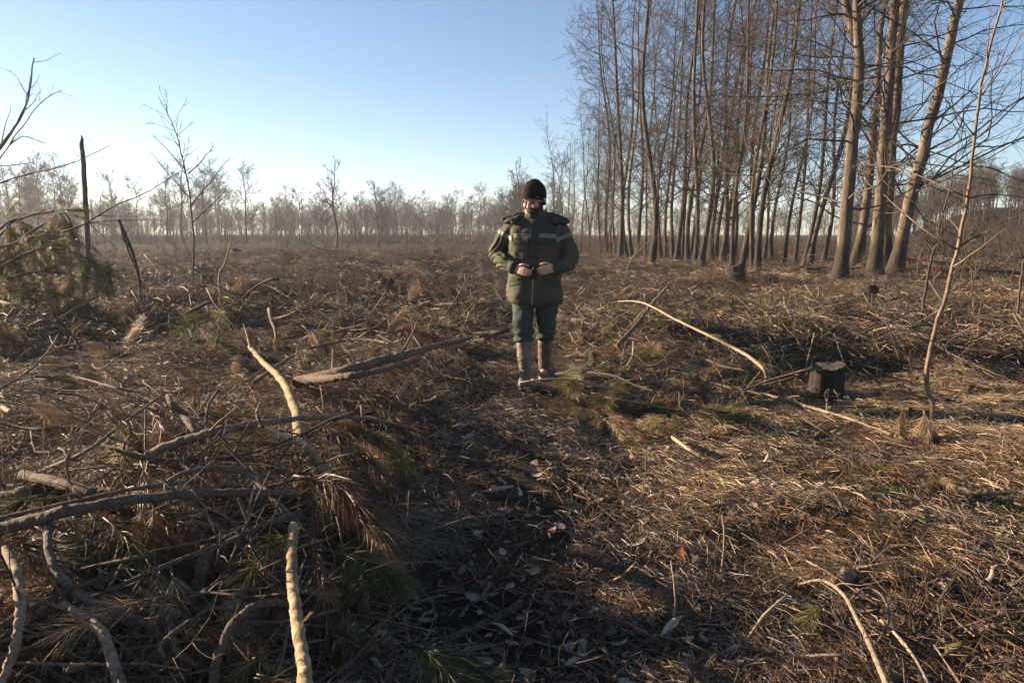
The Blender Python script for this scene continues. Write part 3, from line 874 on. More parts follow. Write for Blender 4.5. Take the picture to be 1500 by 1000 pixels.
# moss and grass
def moss_mesh(rg_, n=160, rad=.09):
    b = Buf(); c = rg_.normal(size=(n, 3)) * [rad * .6, rad * .6, 0]; c[:, 2] = .012 * np.exp(-(c[:, 0] ** 2 + c[:, 1] ** 2) / rad ** 2)
    d = nrm(rg_.normal(size=(n, 3)) * [.6, .6, .3] + [0, 0, .8]); L = rg_.uniform(.008, .02, (n, 1))
    strips(b, np.stack([c, c + d * L * .6, c + d * L], 1), np.full(n, .004), rg_.uniform(0, 1, n), rng=rg_)
    return b.mesh('moss', M['moss'])
ms = [moss_mesh(rg) for _ in range(3)]
x, y = ground_pts(420, 1.6, 8, rng=rg)
k_ = (x > .4) & (vnoise(x * 1.6, y * 1.6, 44) > .06); x, y = x[k_], y[k_]
scatter('moss', ms, np.stack([x, y, H(x, y) + .005], -1), ground_rot(x, y, rg, .05), rg.uniform(.6, 1.4, len(x)), rg.integers(0, 3, len(x)), 'low green moss patches in the needle litter')
tf = [tuft_mesh(rg, 50, .32) for _ in range(4)] + [tuft_mesh(rg, 40, .28, 'needle_olive') for _ in range(2)]
x, y = ground_pts(700, 9, 60, rng=rg)
k_ = (vnoise(x * .3, y * .3, 45) > .08); x, y = x[k_], y[k_]
scatter('dry_grass', tf, np.stack([x, y, H(x, y)], -1), ground_rot(x, y, rg, .05), rg.uniform(.4, 1.1, len(x)) * (1 + y / 60), rg.integers(0, 6, len(x)), 'dry grass tufts dotted over the clearing')
br = [brush_mesh(rg, 16, .9) for _ in range(3)] + [brush_mesh(rg, 14, .8, 'stick_dark') for _ in range(2)]
x, y = ground_pts(2100, 14, 110, rng=rg)
k_ = (vnoise(x * .12, y * .12, 46) + .25 * sstep(40, 80, y) > -.12); x, y = x[k_], y[k_]
scatter('undergrowth', br, np.stack([x, y, H(x, y)], -1), ground_rot(x, y, rg, .05), rg.uniform(.25, .7, len(x)) * (1 + y / 70), rg.integers(0, 5, len(x)), 'bare brown scrub across the clearing')
# thicket below the grove
bt = [brush_mesh(rg, 12, 3.4, 'twig_grove', .010) for _ in range(4)]
n_ = 170
px_ = rg.uniform(815, 1560, n_); y = rg.uniform(44, 80, n_); x = (px_ - 750) / FPX * y
scatter('thicket_undergrowth', bt, np.stack([x, y, H(x, y)], -1), ground_rot(x, y, rg, .03), rg.uniform(.5, 1.1, n_), rg.integers(0, 4, n_), 'brown bare thicket massed behind the grove')
n_ = 420
px_ = rg.uniform(-60, 860, n_); y = rg.uniform(95, 190, n_); x = (px_ - 750) / FPX * y
fb = [brush_mesh(rg, 22, 2.6, 'twig_far', .02) for _ in range(3)]
scatter('far_scrub_undergrowth', fb, np.stack([x, y, H(x, y)], -1), ground_rot(x, y, rg, .03), rg.uniform(.4, 1.5, n_), rg.integers(0, 3, n_), 'grey scrub below the far tree line')
# far woods that read as one mass
fw = [far[k][j] for k in (0, 1, 2, 3) for j in (0, 1)]
def woods(name, px0, px1, y0, y1, n, s0, s1, label):
    px_ = rg.uniform(px0, px1, n); y = rg.uniform(y0, y1, n); x = (px_ - 750) / FPX * y
    k = rg.integers(0, 4, n); rt = np.stack([np.zeros(n), np.zeros(n), rg.uniform(0, 6.28, n)], -1); sc = rg.uniform(s0, s1, n)
    P = np.stack([x, y, H(x, y)], -1)
    scatter(name, fw, np.concatenate([P, P]), np.concatenate([rt, rt]), np.concatenate([sc, sc]), np.concatenate([2 * k, 2 * k + 1]), label)
woods('woods', 1240, 1700, 85, 150, 260, .35, .62, 'brown leafless woods on the rise beyond the grove')
woods('far_woods', -250, 800, 175, 300, 700, .5, .85, 'hazy leafless woods beyond the far tree line')
woods('back_woods', 800, 1300, 150, 260, 110, .4, .75, 'hazy leafless woods seen through the grove')

# ------------------------------------------------------------------ individually placed sticks, branches, sprays
SPR = {}
for nm, mt, n_, dr in (('brown', 'needle_brown', 300, .55), ('olive', 'needle_olive', 280, .4), ('green', 'needle_green', 280, .35), ('straw', 'needle_straw', 260, .5)):
    SPR[nm] = [spray_mesh(rg, mt, .36, n_, .125, dr).mesh('needle_spray', M[mt]) for _ in range(3)]

def branch(name, pts, r0, r1, mat, label, cat='branch', group=None, n=None, twigs=4, tw_len=.35, sprays=(), wob=.012, k=8, seed=0, Y=None):
    """pts: (px, py, lift) pixel points on the ground raised by lift"""
    rg_ = np.random.default_rng(seed + int(pts[0][0] * 7 + pts[0][1]))
    W = np.array([at(px, py, lf + (.06 if px < 640 and py > 470 and lf > .04 else .03 if px > 900 and py > 560 else 0)) if Y is None else at_depth(px, py, Y) for px, py, lf in pts])
    n = n or 6 + 6 * len(pts)
    loc = W[0].copy(); W = W - loc
    P = spline(W, n)
    P[1:-1] += rg_.normal(size=(n - 2, 3)) * min(wob * .3, r0 * .09)
    L = np.linalg.norm(np.diff(P, axis=0), axis=1).sum()
    Rr = np.linspace(r0, r1, n) * (1 + .02 * rg_.normal(size=n))
    kn = rg_.integers(2, n - 2, 3)
    Rr[kn] *= 1.12
    P3 = spline(P, n * 3); R3_ = np.interp(np.linspace(0, 1, n * 3), np.linspace(0, 1, n), Rr)
    b = Buf(); tubes(b, P3, R3_, max(k, 9), jit=.035, jrng=rg_)
    o = obj(name, b.mesh(name, M[mat]), loc=loc)
    if twigs:
        L2, R2, t2 = grow(P[None], Rr[None], rg_, twigs, .15, .95, 45, 14, tw_len, 7, .25, .2, .5, 1, .0016, .3)
        for q in range(twigs):
            c = Buf(); tubes(c, L2[q:q + 1], R2[q:q + 1], 5)
            L3, R3, _ = grow(L2[q:q + 1], R2[q:q + 1], rg_, 2, .3, .9, 42, 12, .5, 5, .1, .2, .7, 1, .0013)
            tubes(c, L3, R3, 4)
            obj('twig', c.mesh('twig', M[mat]), o)
    for (t, kind, sc, dirx) in sprays:
        i = min(int(t * (n - 1)), n - 2)
        s = obj('needle_spray', SPR[kind][int(rg_.integers(3))], o, P[i])
        d = Vector(dirx).normalized()
        s.rotation_euler = (d.to_track_quat('X', 'Z')).to_euler(); s.scale = (sc,) * 3
    tag(o, label, cat, group)
    return o

B = branch
# the big pieces of the windrow, traced one by one
B('branch', [(366, 508, .16), (385, 530, .20), (412, 556, .22), (432, 600, .20), (440, 640, .17), (456, 668, .12), (480, 692, .06)], .023, .032, 'pine_gold', 'thick golden-barked pine branch sloping down across the brush pile', twigs=1, k=12, wob=.008)
B('branch', [(368, 512, .18), (362, 490, .30), (357, 475, .36)], .016, .007, 'pine_gold', 'short upright snapped stub at the top of the golden branch', twigs=0)
B('branch', [(430, 770, .26), (427, 830, .27), (433, 890, .26), (441, 950, .24), (449, 1010, .20)], .0165, .018, 'pine_gold', 'pale golden peeled stem poking up from under the brown needle spray', twigs=2, tw_len=.12, k=12, wob=.006)
B('branch', [(-30, 782, .20), (50, 762, .23), (100, 748, .25), (200, 731, .27), (300, 723, .27), (370, 721, .26), (437, 723, .22)], .023, .012, 'pine_twig', 'long thick grey branch lying level across the brush pile', twigs=5, tw_len=.22, k=10, sprays=((.55, 'brown', .7, (.2, -.5, -.9)),))
B('branch', [(215, 666, .14), (270, 645, .20), (330, 629, .24), (400, 617, .26), (470, 611, .25), (540, 613, .20), (600, 626, .12)], .021, .009, 'pine_twig', 'grey branch bowed over the golden stem with hooked twigs', twigs=5, tw_len=.25, k=10)
B('branch', [(380, 622, .26), (400, 632, .24), (420, 641, .22), (442, 649, .19)], .009, .017, 'cut_wood', 'bright freshly split splinter beside the golden stem', twigs=0)
B('branch', [(385, 625, .27), (376, 606, .30), (381, 590, .34)], .008, .005, 'pine_twig', 'short grey peg rising where the split splinter starts', twigs=0)
B('branch', [(250, 735, .24), (245, 708, .28), (280, 690, .30), (330, 686, .28), (370, 700, .24), (410, 740, .20), (440, 770, .14)], .008, .012, 'pine_twig', 'thin grey branch arching over the level thick branch', twigs=3, tw_len=.25)
B('branch', [(75, 766, .20), (70, 790, .22), (80, 830, .20), (110, 866, .16), (150, 890, .12), (200, 915, .08)], .012, .015, 'pine_twig', 'crooked hook-shaped branch hanging off the brush pile', twigs=2, tw_len=.3)
B('branch', [(8, 806, .20), (24, 840, .22), (29, 890, .20), (24, 940, .15), (2, 1005, .10)], .018, .011, 'stick_pale', 'smooth pale bent stick at the frame side of the pile', twigs=2, tw_len=.2)
B('branch', [(92, 884, .15), (125, 905, .17), (150, 926, .18), (163, 960, .14), (178, 1010, .10)], .012, .016, 'stick_pale', 'pale knobbly branch elbowing down over dark needles', twigs=3, tw_len=.25)
B('branch', [(312, 1005, .10), (318, 965, .14), (340, 915, .18), (372, 888, .20), (410, 882, .20), (438, 888, .18)], .014, .011, 'pine_twig', 'rough grey branch arching up to touch the golden stem', twigs=3, tw_len=.2)
B('branch', [(232, 892, .08), (250, 915, .10), (258, 950, .10), (290, 975, .08)], .013, .008, 'pine_log', 'short knobbed branch stub with curling twig', twigs=3, tw_len=.5)
B('branch', [(240, 960, .14), (235, 945, .16), (255, 925, .17), (285, 905, .17), (310, 890, .16), (340, 893, .15), (372, 896, .14)], .006, .006, 'pine_twig', 'curly thin twig looping among the pile sticks', twigs=2, tw_len=.2)
B('branch', [(435, 560, .16), (500, 545, .22), (560, 528, .25), (620, 512, .24), (690, 494, .20)], .045, .022, 'pine_log', 'long dark pine log lying at the far end of the pile', twigs=2, tw_len=.18, k=12)
B('branch', [(440, 556, .16), (490, 553, .22), (545, 545, .25), (615, 527, .22)], .030, .016, 'pine_log', 'thinner dark pole parallel to the long dark log', twigs=1, k=10)
B('branch', [(487, 556, .16), (487, 535, .22), (488, 512, .30)], .009, .005, 'stick_pale', 'thin upright stub between the two dark logs', twigs=0)
B('branch', [(372, 560, .14), (440, 515, .22), (500, 500, .22), (540, 498, .18), (570, 503, .14)], .016, .010, 'pine_twig', 'dark bent bough spanning behind the golden branch', twigs=3, tw_len=.3, sprays=((.2, 'olive', .8, (.4, -.4, .4)), (.45, 'brown', .7, (.3, -.3, -.6)), (.3, 'brown', .8, (-.4, -.3, -.5))))
B('branch', [(515, 500, .10), (550, 478, .22), (582, 455, .32)], .008, .005, 'stick_pale', 'thin straight stick slanting up from the far pile end', twigs=1)
B('branch', [(33, 694, .10), (100, 711, .12), (168, 736, .08)], .020, .022, 'pine_log', 'stout brown limb beside the level thick branch', twigs=2, tw_len=.2)
B('branch', [(-25, 734, .08), (30, 722, .10), (75, 711, .08)], .022, .024, 'pine_log', 'brown log half sunk in the needles behind the level branch', twigs=1)
B('branch', [(20, 704, .04), (120, 664, .10), (180, 620, .14), (235, 580, .20)], .010, .005, 'pine_twig', 'long thin dark rod slanting up out of the litter', twigs=1, tw_len=.2)
B('branch', [(246, 580, .20), (252, 592, .19), (268, 606, .15), (285, 630, .10), (300, 650, .05)], .012, .020, 'pine_log', 'crooked stub with a white broken tip behind the pile', twigs=2, tw_len=.3)
B('branch', [(213, 600, .20), (213, 650, .14), (213, 700, .05)], .004, .006, 'stick_dark', 'thin dark upright twig in front of the crooked stub', twigs=0)
B('log', [(290, 860, .05), (298, 835, .10), (304, 805, .14)], .024, .022, 'pine_log', 'short brown log stub leaning upright inside the pile', 'log', twigs=0, k=12)
B('log', [(322, 925, .06), (340, 890, .09), (352, 862, .12)], .026, .024, 'pine_gold', 'short yellowish log leaning in shade inside the pile', 'log', twigs=0, k=12)
B('log', [(300, 985, .04), (340, 935, .06), (400, 870, .07)], .045, .042, 'pine_log', 'thick brown log lying under the arching grey branch', 'log', twigs=0, k=14)
B('log', [(320, 985, .03), (390, 982, .03), (440, 985, .03)], .034, .033, 'cut_wood', 'pale cut billet half buried below the golden stem', 'log', twigs=0, k=14)
B('log', [(500, 952, .02), (520, 940, .03), (550, 928, .03)], .017, .015, 'stick_pale', 'stubby pale broken stick with frayed end', 'log', twigs=1, tw_len=.2)
B('log', [(497, 995, .02), (508, 975, .03), (515, 965, .04)], .024, .022, 'pine_log', 'short grey-brown log end at the path edge', 'log', twigs=0)
B('log', [(523, 905, .01), (530, 880, .05), (536, 850, .09)], .024, .014, 'pine_log', 'dark leaning stub with white broken top by the path', 'log', twigs=0)
B('branch', [(592, 905, .01), (597, 930, .02), (603, 970, .02)], .008, .006, 'stick_pale', 'small straight pale stick lying on the path edge', twigs=0)
B('branch', [(0, 592, .06), (15, 602, .08), (45, 603, .05)], .016, .012, 'stick_pale', 'pale curled stick shining at the clearing side', twigs=1)
B('branch', [(50, 552, .12), (110, 552, .10), (170, 568, .08), (218, 578, .04)], .010, .006, 'pine_twig', 'dark arched twig lying on the sunny needles', twigs=2)
B('branch', [(-10, 575, .05), (40, 545, .15), (70, 515, .28), (85, 490, .40)], .012, .006, 'pine_twig', 'thin rod rising towards the drooping pine boughs', twigs=2)
B('branch', [(245, 570, .05), (244, 552, .14), (260, 540, .18), (310, 535, .16), (360, 525, .14)], .007, .005, 'pine_twig', 'hooked thin branch bending over towards the golden branch', twigs=2)
B('branch', [(650, 940, .0), (720, 908, .02), (770, 880, .03), (790, 870, .03)], .016, .011, 'stick_dark', 'dark thick stick pressed flat into the path', twigs=0)
B('branch', [(770, 905, .02), (782, 860, .03), (815, 830, .03)], .004, .003, 'stick_dark', 'fine dark twig crossing the end of the dark path stick', twigs=0)
B('branch', [(728, 870, .01), (720, 850, .03), (732, 828, .03)], .008, .006, 'stick_dark', 'short curved dark twig alone on the path', twigs=0)
B('branch', [(640, 845, .01), (652, 820, .02), (660, 785, .02)], .006, .005, 'stick_dark', 'bent dark twig by the pine spray on the path', twigs=0)
# right of the path
B('branch', [(905, 441, .32), (940, 443, .42), (990, 468, .46), (1040, 492, .44), (1080, 512, .36), (1105, 528, .34), (1122, 545, .26), (1122, 562, .10)], .008, .020, 'stick_pale', 'long pale peeled branch bowed over the green slash heap', twigs=2, tw_len=.12, k=10)
B('branch', [(930, 470, .18), (955, 445, .34), (978, 420, .48)], .022, .018, 'stick_pale', 'straight pale pole leaning behind the bowed branch', twigs=0)
B('branch', [(905, 505, .20), (930, 478, .30), (950, 452, .36)], .022, .018, 'pine_log', 'dark pole stub leaning in the green slash heap', twigs=1)
B('branch', [(1060, 566, .03), (1130, 580, .04), (1190, 597, .04), (1250, 615, .04), (1325, 643, .02)], .016, .007, 'stick_pale', 'long thin pale pole flat on the ground before the black stump', twigs=2, tw_len=.1)
B('branch', [(1015, 552, .08), (1050, 535, .16), (1090, 513, .24), (1130, 500, .30), (1200, 485, .34)], .009, .004, 'pine_twig', 'thin dark twig crossing below the bowed pale branch', twigs=2)
B('branch', [(885, 565, .05), (905, 552, .10), (925, 525, .22), (928, 500, .32)], .012, .007, 'stick_pale', 'grey forked stick rising from the slash heap', twigs=2, tw_len=.3)
B('branch', [(1180, 540, .02), (1186, 515, .16), (1193, 488, .32)], .009, .006, 'stick_pale', 'slim upright stick beside the black stump', twigs=1, tw_len=.12)
B('branch', [(1211, 607, .0), (1212, 585, .10), (1214, 570, .16)], .007, .006, 'stick_pale', 'little forked upright twig in front of the black stump', twigs=2, tw_len=.4)
B('branch', [(1170, 855, .05), (1205, 850, .10), (1235, 870, .11), (1255, 905, .09), (1275, 945, .07), (1300, 1005, .05)], .005, .010, 'stick_pale', 'pale arching twig bending down over sunny needles', twigs=3, tw_len=.3)
B('branch', [(1240, 885, .05), (1265, 862, .08), (1290, 870, .08), (1303, 905, .06), (1285, 940, .04), (1262, 955, .02)], .004, .004, 'pine_twig', 'thin curling twig looped over the pale arching one', twigs=1)
B('branch', [(1290, 908, .05), (1318, 935, .06), (1340, 965, .05), (1362, 1008, .03)], .005, .008, 'stick_pale', 'pale thin twig parallel to the arching one', twigs=0)
B('branch', [(985, 640, .04), (1005, 655, .06), (1035, 672, .02)], .012, .009, 'stick_pale', 'short sunlit stick with kinked middle on the needles', twigs=1)
B('branch', [(1255, 832, .02), (1290, 826, .03), (1330, 820, .02)], .007, .003, 'stick_pale', 'slim tapering pale splinter lying on the needles', twigs=0)
B('log', [(1222, 852, .02), (1234, 846, .03), (1246, 840, .03)], .026, .027, 'stick_pale', 'small sawn block with moss beside the pale twigs', 'log', twigs=0, k=12)
B('branch', [(1405, 715, .02), (1440, 722, .03), (1480, 722, .02)], .014, .008, 'stick_pale', 'bleached broken stick on the sunlit slope', twigs=1)
B('branch', [(1380, 505, .03), (1430, 512, .05), (1490, 525, .03)], .018, .012, 'stick_pale', 'pale log-like stick lying behind the sapling', twigs=0)
B('branch', [(1425, 538, .03), (1460, 545, .04), (1498, 552, .03)], .014, .008, 'stick_pale', 'thin pale stick lying on the open slope behind', twigs=0)
B('branch', [(1218, 436, .08), (1250, 430, .14), (1290, 420, .10)], .022, .01, 'stick_pale', 'bleached branch leaning over the low stump by the grove', twigs=1)
B('branch', [(845, 398, .05), (900, 393, .18), (960, 392, .12)], .03, .02, 'stick_pale', 'pale log lying at the foot of the grove edge', twigs=1)
B('branch', [(915, 415, .05), (925, 380, .55), (965, 345, 1.0), (1010, 340, .95)], .018, .006, 'stick_pale', 'slender bent rod arching in front of the grove trunks', twigs=2, Y=20)
B('branch', [(1095, 396, .05), (1150, 402, .1), (1190, 400, .1), (1260, 392, .1)], .05, .03, 'pine_log', 'dark fallen log lying along the grove edge', twigs=1, tw_len=.1)
# field in front of the far line
B('branch', [(445, 347, .55), (462, 362, .35), (490, 368, .2), (515, 372, .05)], .035, .05, 'stick_pale', 'pale broken branch arched in the far clearing', twigs=1, tw_len=.15, Y=42)
B('branch', [(395, 362, .3), (412, 372, .15), (428, 378, .03)], .03, .045, 'stick_pale', 'short bleached branch leaning in the far clearing', twigs=0, Y=40)
B('branch', [(645, 384, .3), (658, 392, .15), (668, 400, .02)], .02, .03, 'stick_pale', 'bleached broken stick slanting behind the walker', twigs=1, Y=30)
B('branch', [(612, 362, .25), (628, 358, .35), (642, 346, .8)], .015, .025, 'stick_pale', 'forked bleached stick upright in the far clearing', twigs=1, Y=48)
B('branch', [(322, 428, .0), (322, 400, .5), (330, 385, .7), (338, 356, 1.3)], .030, .018, 'stick_pale', 'twisted pale dead stem standing in the clearing', 'dead stem', twigs=1, tw_len=.4, Y=17.5)
B('branch', [(206, 440, .0), (204, 410, .4), (196, 375, .8), (184, 345, 1.25), (174, 322, 1.6)], .026, .030, 'snag', 'dark twisted dead stem snapped over beside the pine boughs', 'dead stem', twigs=3, tw_len=.35, Y=15.2)
B('branch', [(175, 322, 1.6), (180, 345, 1.25), (192, 378, .85), (199, 395, .6)], .02, .012, 'snag', 'thin strip of dark stem hanging beside the snapped one', 'dead stem', twigs=0, Y=15.2)

# needle sprays of note
CN = {'brown': 'rusty brown', 'straw': 'tan', 'olive': 'olive', 'green': 'green'}
def cname(k): return ' and '.join(CN[q] for q in k)
def spray_thing(px, py, lift, kind, scl, d, label, n=3, group=None, fan=.5):
    if group and 1140 < px < 1275 and 510 < py < 625: px -= 160      # keep the black stump clear
    p = at(px, py, lift)
    o = empty('pine_spray', p)
    rg_ = np.random.default_rng(int(px * 3 + py))
    for k in range(n):
        s = obj('needle_spray', SPR[kind if np.isscalar(kind) else kind[k % len(kind)]][int(rg_.integers(3))], o)
        dd = Vector(d) + Vector(rg_.normal(size=3) * fan * (0.35 if k else 0)) * Vector(d).length
        s.rotation_euler = dd.normalized().to_track_quat('X', 'Z').to_euler(); s.scale = (scl * rg_.uniform(.8, 1.1),) * 3
    return tag(o, label, 'pine spray', group)
spray_thing(435, 694, .30, ('brown',), 1.25, (1, -.35, -.18), 'big rusty brown pine spray drooping over the golden stem', 4, fan=.35)
spray_thing(455, 730, .24, ('brown', 'straw'), .9, (.5, -.5, -.75), 'rusty needles hanging straight down below the big spray', 4)
spray_thing(520, 630, .22, ('brown', 'olive'), 1.35, (1, -.35, -.25), 'long brown pine spray trailing from the pile to the path', 3, fan=.25)
spray_thing(470, 770, .14, ('green',), 1.0, (1, -.5, -.1), 'dark green pine spray under the big rusty one', 4)
spray_thing(180, 850, .12, ('green',), .9, (1, -.2, .1), 'dark green needles spread in the shaded pile hollow', 4)
spray_thing(480, 915, .05, ('green',), .55, (.2, .2, 1), 'upright green needle tuft beside the golden stem', 4, fan=.7)
spray_thing(290, 800, .20, ('brown',), .6, (.1, -.3, -1), 'small rusty spray hanging below the level thick branch', 3)
spray_thing(404, 490, .30, ('brown', 'straw'), .55, (.05, -.1, -1), 'small tan tuft hanging at the tip of an upright shoot', 4)
spray_thing(580, 640, .22, ('olive', 'brown'), .6, (.1, -.2, -1), 'yellow-green tuft drooping beside the long brown spray', 3)
spray_thing(1215, 880, .10, ('olive',), .85, (-.75, -.5, -.12), 'yellow-green pine spray fanning out on sunny needles', 3)
spray_thing(1200, 905, .07, ('straw', 'olive'), .7, (-.7, -.65, -.1), 'tan and yellow spray below the yellow-green one', 3)
spray_thing(1355, 600, .24, ('straw', 'brown'), .75, (.05, -.2, -1), 'dry tan needle bunch hanging on the sapling foot', 5, fan=.7)
spray_thing(1325, 600, .20, ('brown', 'straw'), .7, (-.3, -.2, -.8), 'dry reddish needle bunch beside the sapling foot', 4)
spray_thing(1205, 670, .05, ('brown',), 1.0, (-1, -.1, .02), 'flat rust-brown spray pressed on the sunny floor', 3)
spray_thing(855, 470, .32, ('brown', 'straw'), 1.0, (-.2, -.3, -1), 'rusty spray hanging at the path side of the heap', 6)
spray_thing(845, 560, .12, ('olive', 'straw'), .9, (-.2, -.5, .3), 'olive spray at the foot of the slash heap', 5, fan=.9)
spray_thing(0, 470, .45, ('brown', 'straw'), 1.6, (.1, -.2, -1), 'large tan spray hanging below the drooping pine boughs', 6)
hs = np.random.default_rng(77)
for k in range(110):
    px, py = hs.uniform(840, 1200), hs.uniform(425, 620)
    if px > 1000 and py > 560: px -= 130
    kd = [('olive', 'straw'), ('green', 'olive'), ('olive',), ('brown', 'straw'), ('olive', 'green')][int(hs.integers(5))]
    spray_thing(px, py, hs.uniform(.02, .16), kd, hs.uniform(.5, 1.05), (hs.normal(), hs.normal(), hs.uniform(-.4, .25)), cname(kd) + ' pine spray heaped right beside the walker path', int(hs.integers(3, 6)), 'pine sprays of the slash heap', .8)
for k in range(90):
    px, py = hs.uniform(-20, 600), hs.uniform(490, 990)
    kd = [('brown', 'straw'), ('green',), ('straw',), ('olive', 'brown'), ('green', 'brown'), ('brown',)][int(hs.integers(6))]
    spray_thing(px, py, hs.uniform(.03, .22), kd, hs.uniform(.6, 1.1), (hs.normal(), hs.normal(), hs.uniform(-.5, .2)), cname(kd) + ' pine spray tangled in the brush pile', int(hs.integers(2, 4)), 'pine sprays in the brush pile', .8)
for k in range(40):
    px, py = hs.uniform(1000, 1500), hs.uniform(560, 990)
    kd = [('brown', 'straw'), ('straw',), ('olive', 'straw')][int(hs.integers(3))]
    spray_thing(px, py, hs.uniform(.01, .05), kd, hs.uniform(.5, .9), (hs.normal(), hs.normal(), hs.uniform(-.1, .08)), cname(kd) + ' flattened pine spray on the sunlit floor', int(hs.integers(1, 3)), 'pine sprays on the sunlit floor', .8)
for k in range(36):
    px, py = hs.uniform(0, 700), hs.uniform(400, 500)
    kd = [('olive', 'straw'), ('green', 'olive'), ('brown', 'straw')][int(hs.integers(3))]
    spray_thing(px, py, hs.uniform(.05, .35), kd, hs.uniform(1.0, 1.9), (hs.normal(), hs.normal(), hs.uniform(-.6, .3)), cname(kd) + ' tuft of pine slash in the middle of the clearing', int(hs.integers(3, 6)), 'pine sprays in the clearing', .9)

# loose sticks: windrow, heap, floor
def loose_stick(px, py, lift, L, r, mat, heading, pitch, label, group, twigs=2, bend=.10):
    if 1140 < px < 1275 and 510 < py < 625: px -= 160
    rg_ = np.random.default_rng(int(px * 13 + py * 7))
    p = at(px, py, lift)
    n = 9; d = np.array([math.cos(heading) * math.cos(pitch), math.sin(heading) * math.cos(pitch), math.sin(pitch)])
    pts = [np.zeros(3)]; q = np.zeros(3); cv = rg_.normal(size=3) * bend
    for k in range(n - 1):
        d = nrm(d + cv * .6 + rg_.normal(size=3) * .09); q = q + d * L / (n - 1); pts.append(q)
    P = np.array(pts) - np.array(pts)[n // 2]
    Rr = r * np.linspace(1, .4, n) * rg_.uniform(.9, 1.12, n)
    b = Buf(); tubes(b, P, Rr, 7)
    o = obj('stick', b.mesh('stick', M[mat]), loc=p)
    if twigs:
        L2, R2, _ = grow(P[None], Rr[None], rg_, twigs, .2, .95, 48, 12, .38, 6, .15, .22, .55, 1, .0015, .3)
        for t in range(twigs):
            c = Buf(); tubes(c, L2[t:t + 1], R2[t:t + 1], 5); obj('twig', c.mesh('twig', M[mat]), o)
    return tag(o, label, 'stick', group)
mats = ['pine_twig', 'pine_twig', 'pine_log', 'stick_dark', 'pine_twig']
LOOK = {'pine_twig': 'rough grey-brown', 'pine_log': 'brown barked', 'stick_dark': 'dark', 'stick_pale': 'pale bleached'}
for k in range(120):
    px, py = hs.uniform(-40, 600), hs.uniform(500, 1000)
    if px > 520 and py > 740: px -= 220
    mt = mats[int(hs.integers(5))]
    loose_stick(px, py, hs.uniform(.02, .20), hs.uniform(.3, 1.0), hs.uniform(.003, .008), mt, hs.uniform(0, 6.28), hs.normal() * .18, LOOK[mt] + ' curved stick tangled among others in the brush pile', 'sticks of the brush pile', int(hs.integers(2, 5)), .28)
for k in range(22):
    px, py = hs.uniform(-20, 400), hs.uniform(520, 940)
    mt = ['pine_twig', 'pine_log', 'pine_twig'][int(hs.integers(3))]
    loose_stick(px, py, hs.uniform(.10, .24), hs.uniform(.6, 1.15), hs.uniform(.006, .012), mt, hs.normal() * .55 + (math.pi if hs.uniform() < .4 else 0), hs.normal() * .12, 'long ' + LOOK[mt] + ' bough lying over the tangle of the brush pile', 'boughs of the brush pile', int(hs.integers(3, 6)), .16)
for k in range(34):
    px, py = hs.uniform(150, 660), hs.uniform(470, 800)
    if px > 560 and py > 700: px -= 200
    kd = [('brown',), ('brown', 'straw'), ('brown', 'olive')][int(hs.integers(3))]
    spray_thing(px, py, hs.uniform(.16, .30), kd, hs.uniform(.7, 1.1), (hs.uniform(.2, 1), hs.uniform(-.6, .2), hs.uniform(-.7, -.1)), cname(kd) + ' pine spray drooping on top of the brush pile', int(hs.integers(1, 3)), 'drooping sprays on the brush pile', .4)
for k in range(45):
    px, py = hs.uniform(850, 1150), hs.uniform(425, 600)
    mt = ['stick_pale', 'pine_twig', 'pine_log'][int(hs.integers(3))]
    loose_stick(px, py, hs.uniform(.02, .25), hs.uniform(.5, 1.3), hs.uniform(.005, .014), mt, hs.uniform(0, 6.28), hs.normal() * .25, LOOK[mt] + ' loose stick poking from the green slash heap', 'sticks of the slash heap', int(hs.integers(0, 3)))
for k in range(70):
    px, py = hs.uniform(880, 1500), hs.uniform(440, 1000)
    mt = ['stick_pale', 'pine_twig', 'stick_dark'][int(hs.integers(3))]
    loose_stick(px, py, hs.uniform(.005, .03), hs.uniform(.2, .7), hs.uniform(.003, .009), mt, hs.uniform(0, 6.28), hs.normal() * .06, LOOK[mt] + ' loose stick lying on the sunny needle floor', 'sticks on the sunny floor', int(hs.integers(0, 2)))
for k in range(50):
    px, py = hs.uniform(0, 720), hs.uniform(375, 500)
    mt = ['stick_pale', 'pine_log', 'stick_dark', 'stick_dark'][int(hs.integers(4))]
    loose_stick(px, py, hs.uniform(.02, .2), hs.uniform(.8, 2.2), hs.uniform(.012, .03), mt, hs.uniform(0, 6.28), hs.normal() * .14, LOOK[mt] + ' felled stick lying in the dark clearing', 'sticks in the clearing', int(hs.integers(0, 3)))

# leaves, bark flakes
LV = [leaf_mesh(rg, .075, 'leaf_dead', a_) for a_ in (.95, .45, .3, .8, .7, .08, .55)]
CH = [chip_mesh(rg, .10, 'chip') for _ in range(8)]
def flat_thing(name, me, px, py, scl, label, cat, group=None, tilt=.2, lift=.02):
    p = at(px, py, lift + .025)
    o = obj(name, me, loc=p, rot=(hs.normal() * tilt, hs.normal() * tilt, hs.uniform(0, 6.28)), scl=scl)
    return tag(o, label, cat, group)
def orange(s): return leaf_mesh(np.random.default_rng(s), .085, 'leaf_orange', .6)
flat_thing('leaf', orange(1), 995, 816, 1.0, 'bright orange curled dead leaf on the path margin', 'leaf', tilt=.35)
flat_thing('leaf', leaf_mesh(rg, .09, 'leaf_dead', .9), 1020, 822, 1.0, 'pinkish grey leaf beside the bright orange one', 'leaf', tilt=.5)
flat_thing('leaf', orange(2), 1168, 561, 1.9, 'orange dead leaf near the black stump', 'leaf', tilt=.3)
flat_thing('leaf', orange(3), 385, 985, 1.3, 'rusty orange leaf under the golden stem', 'leaf', tilt=.6)
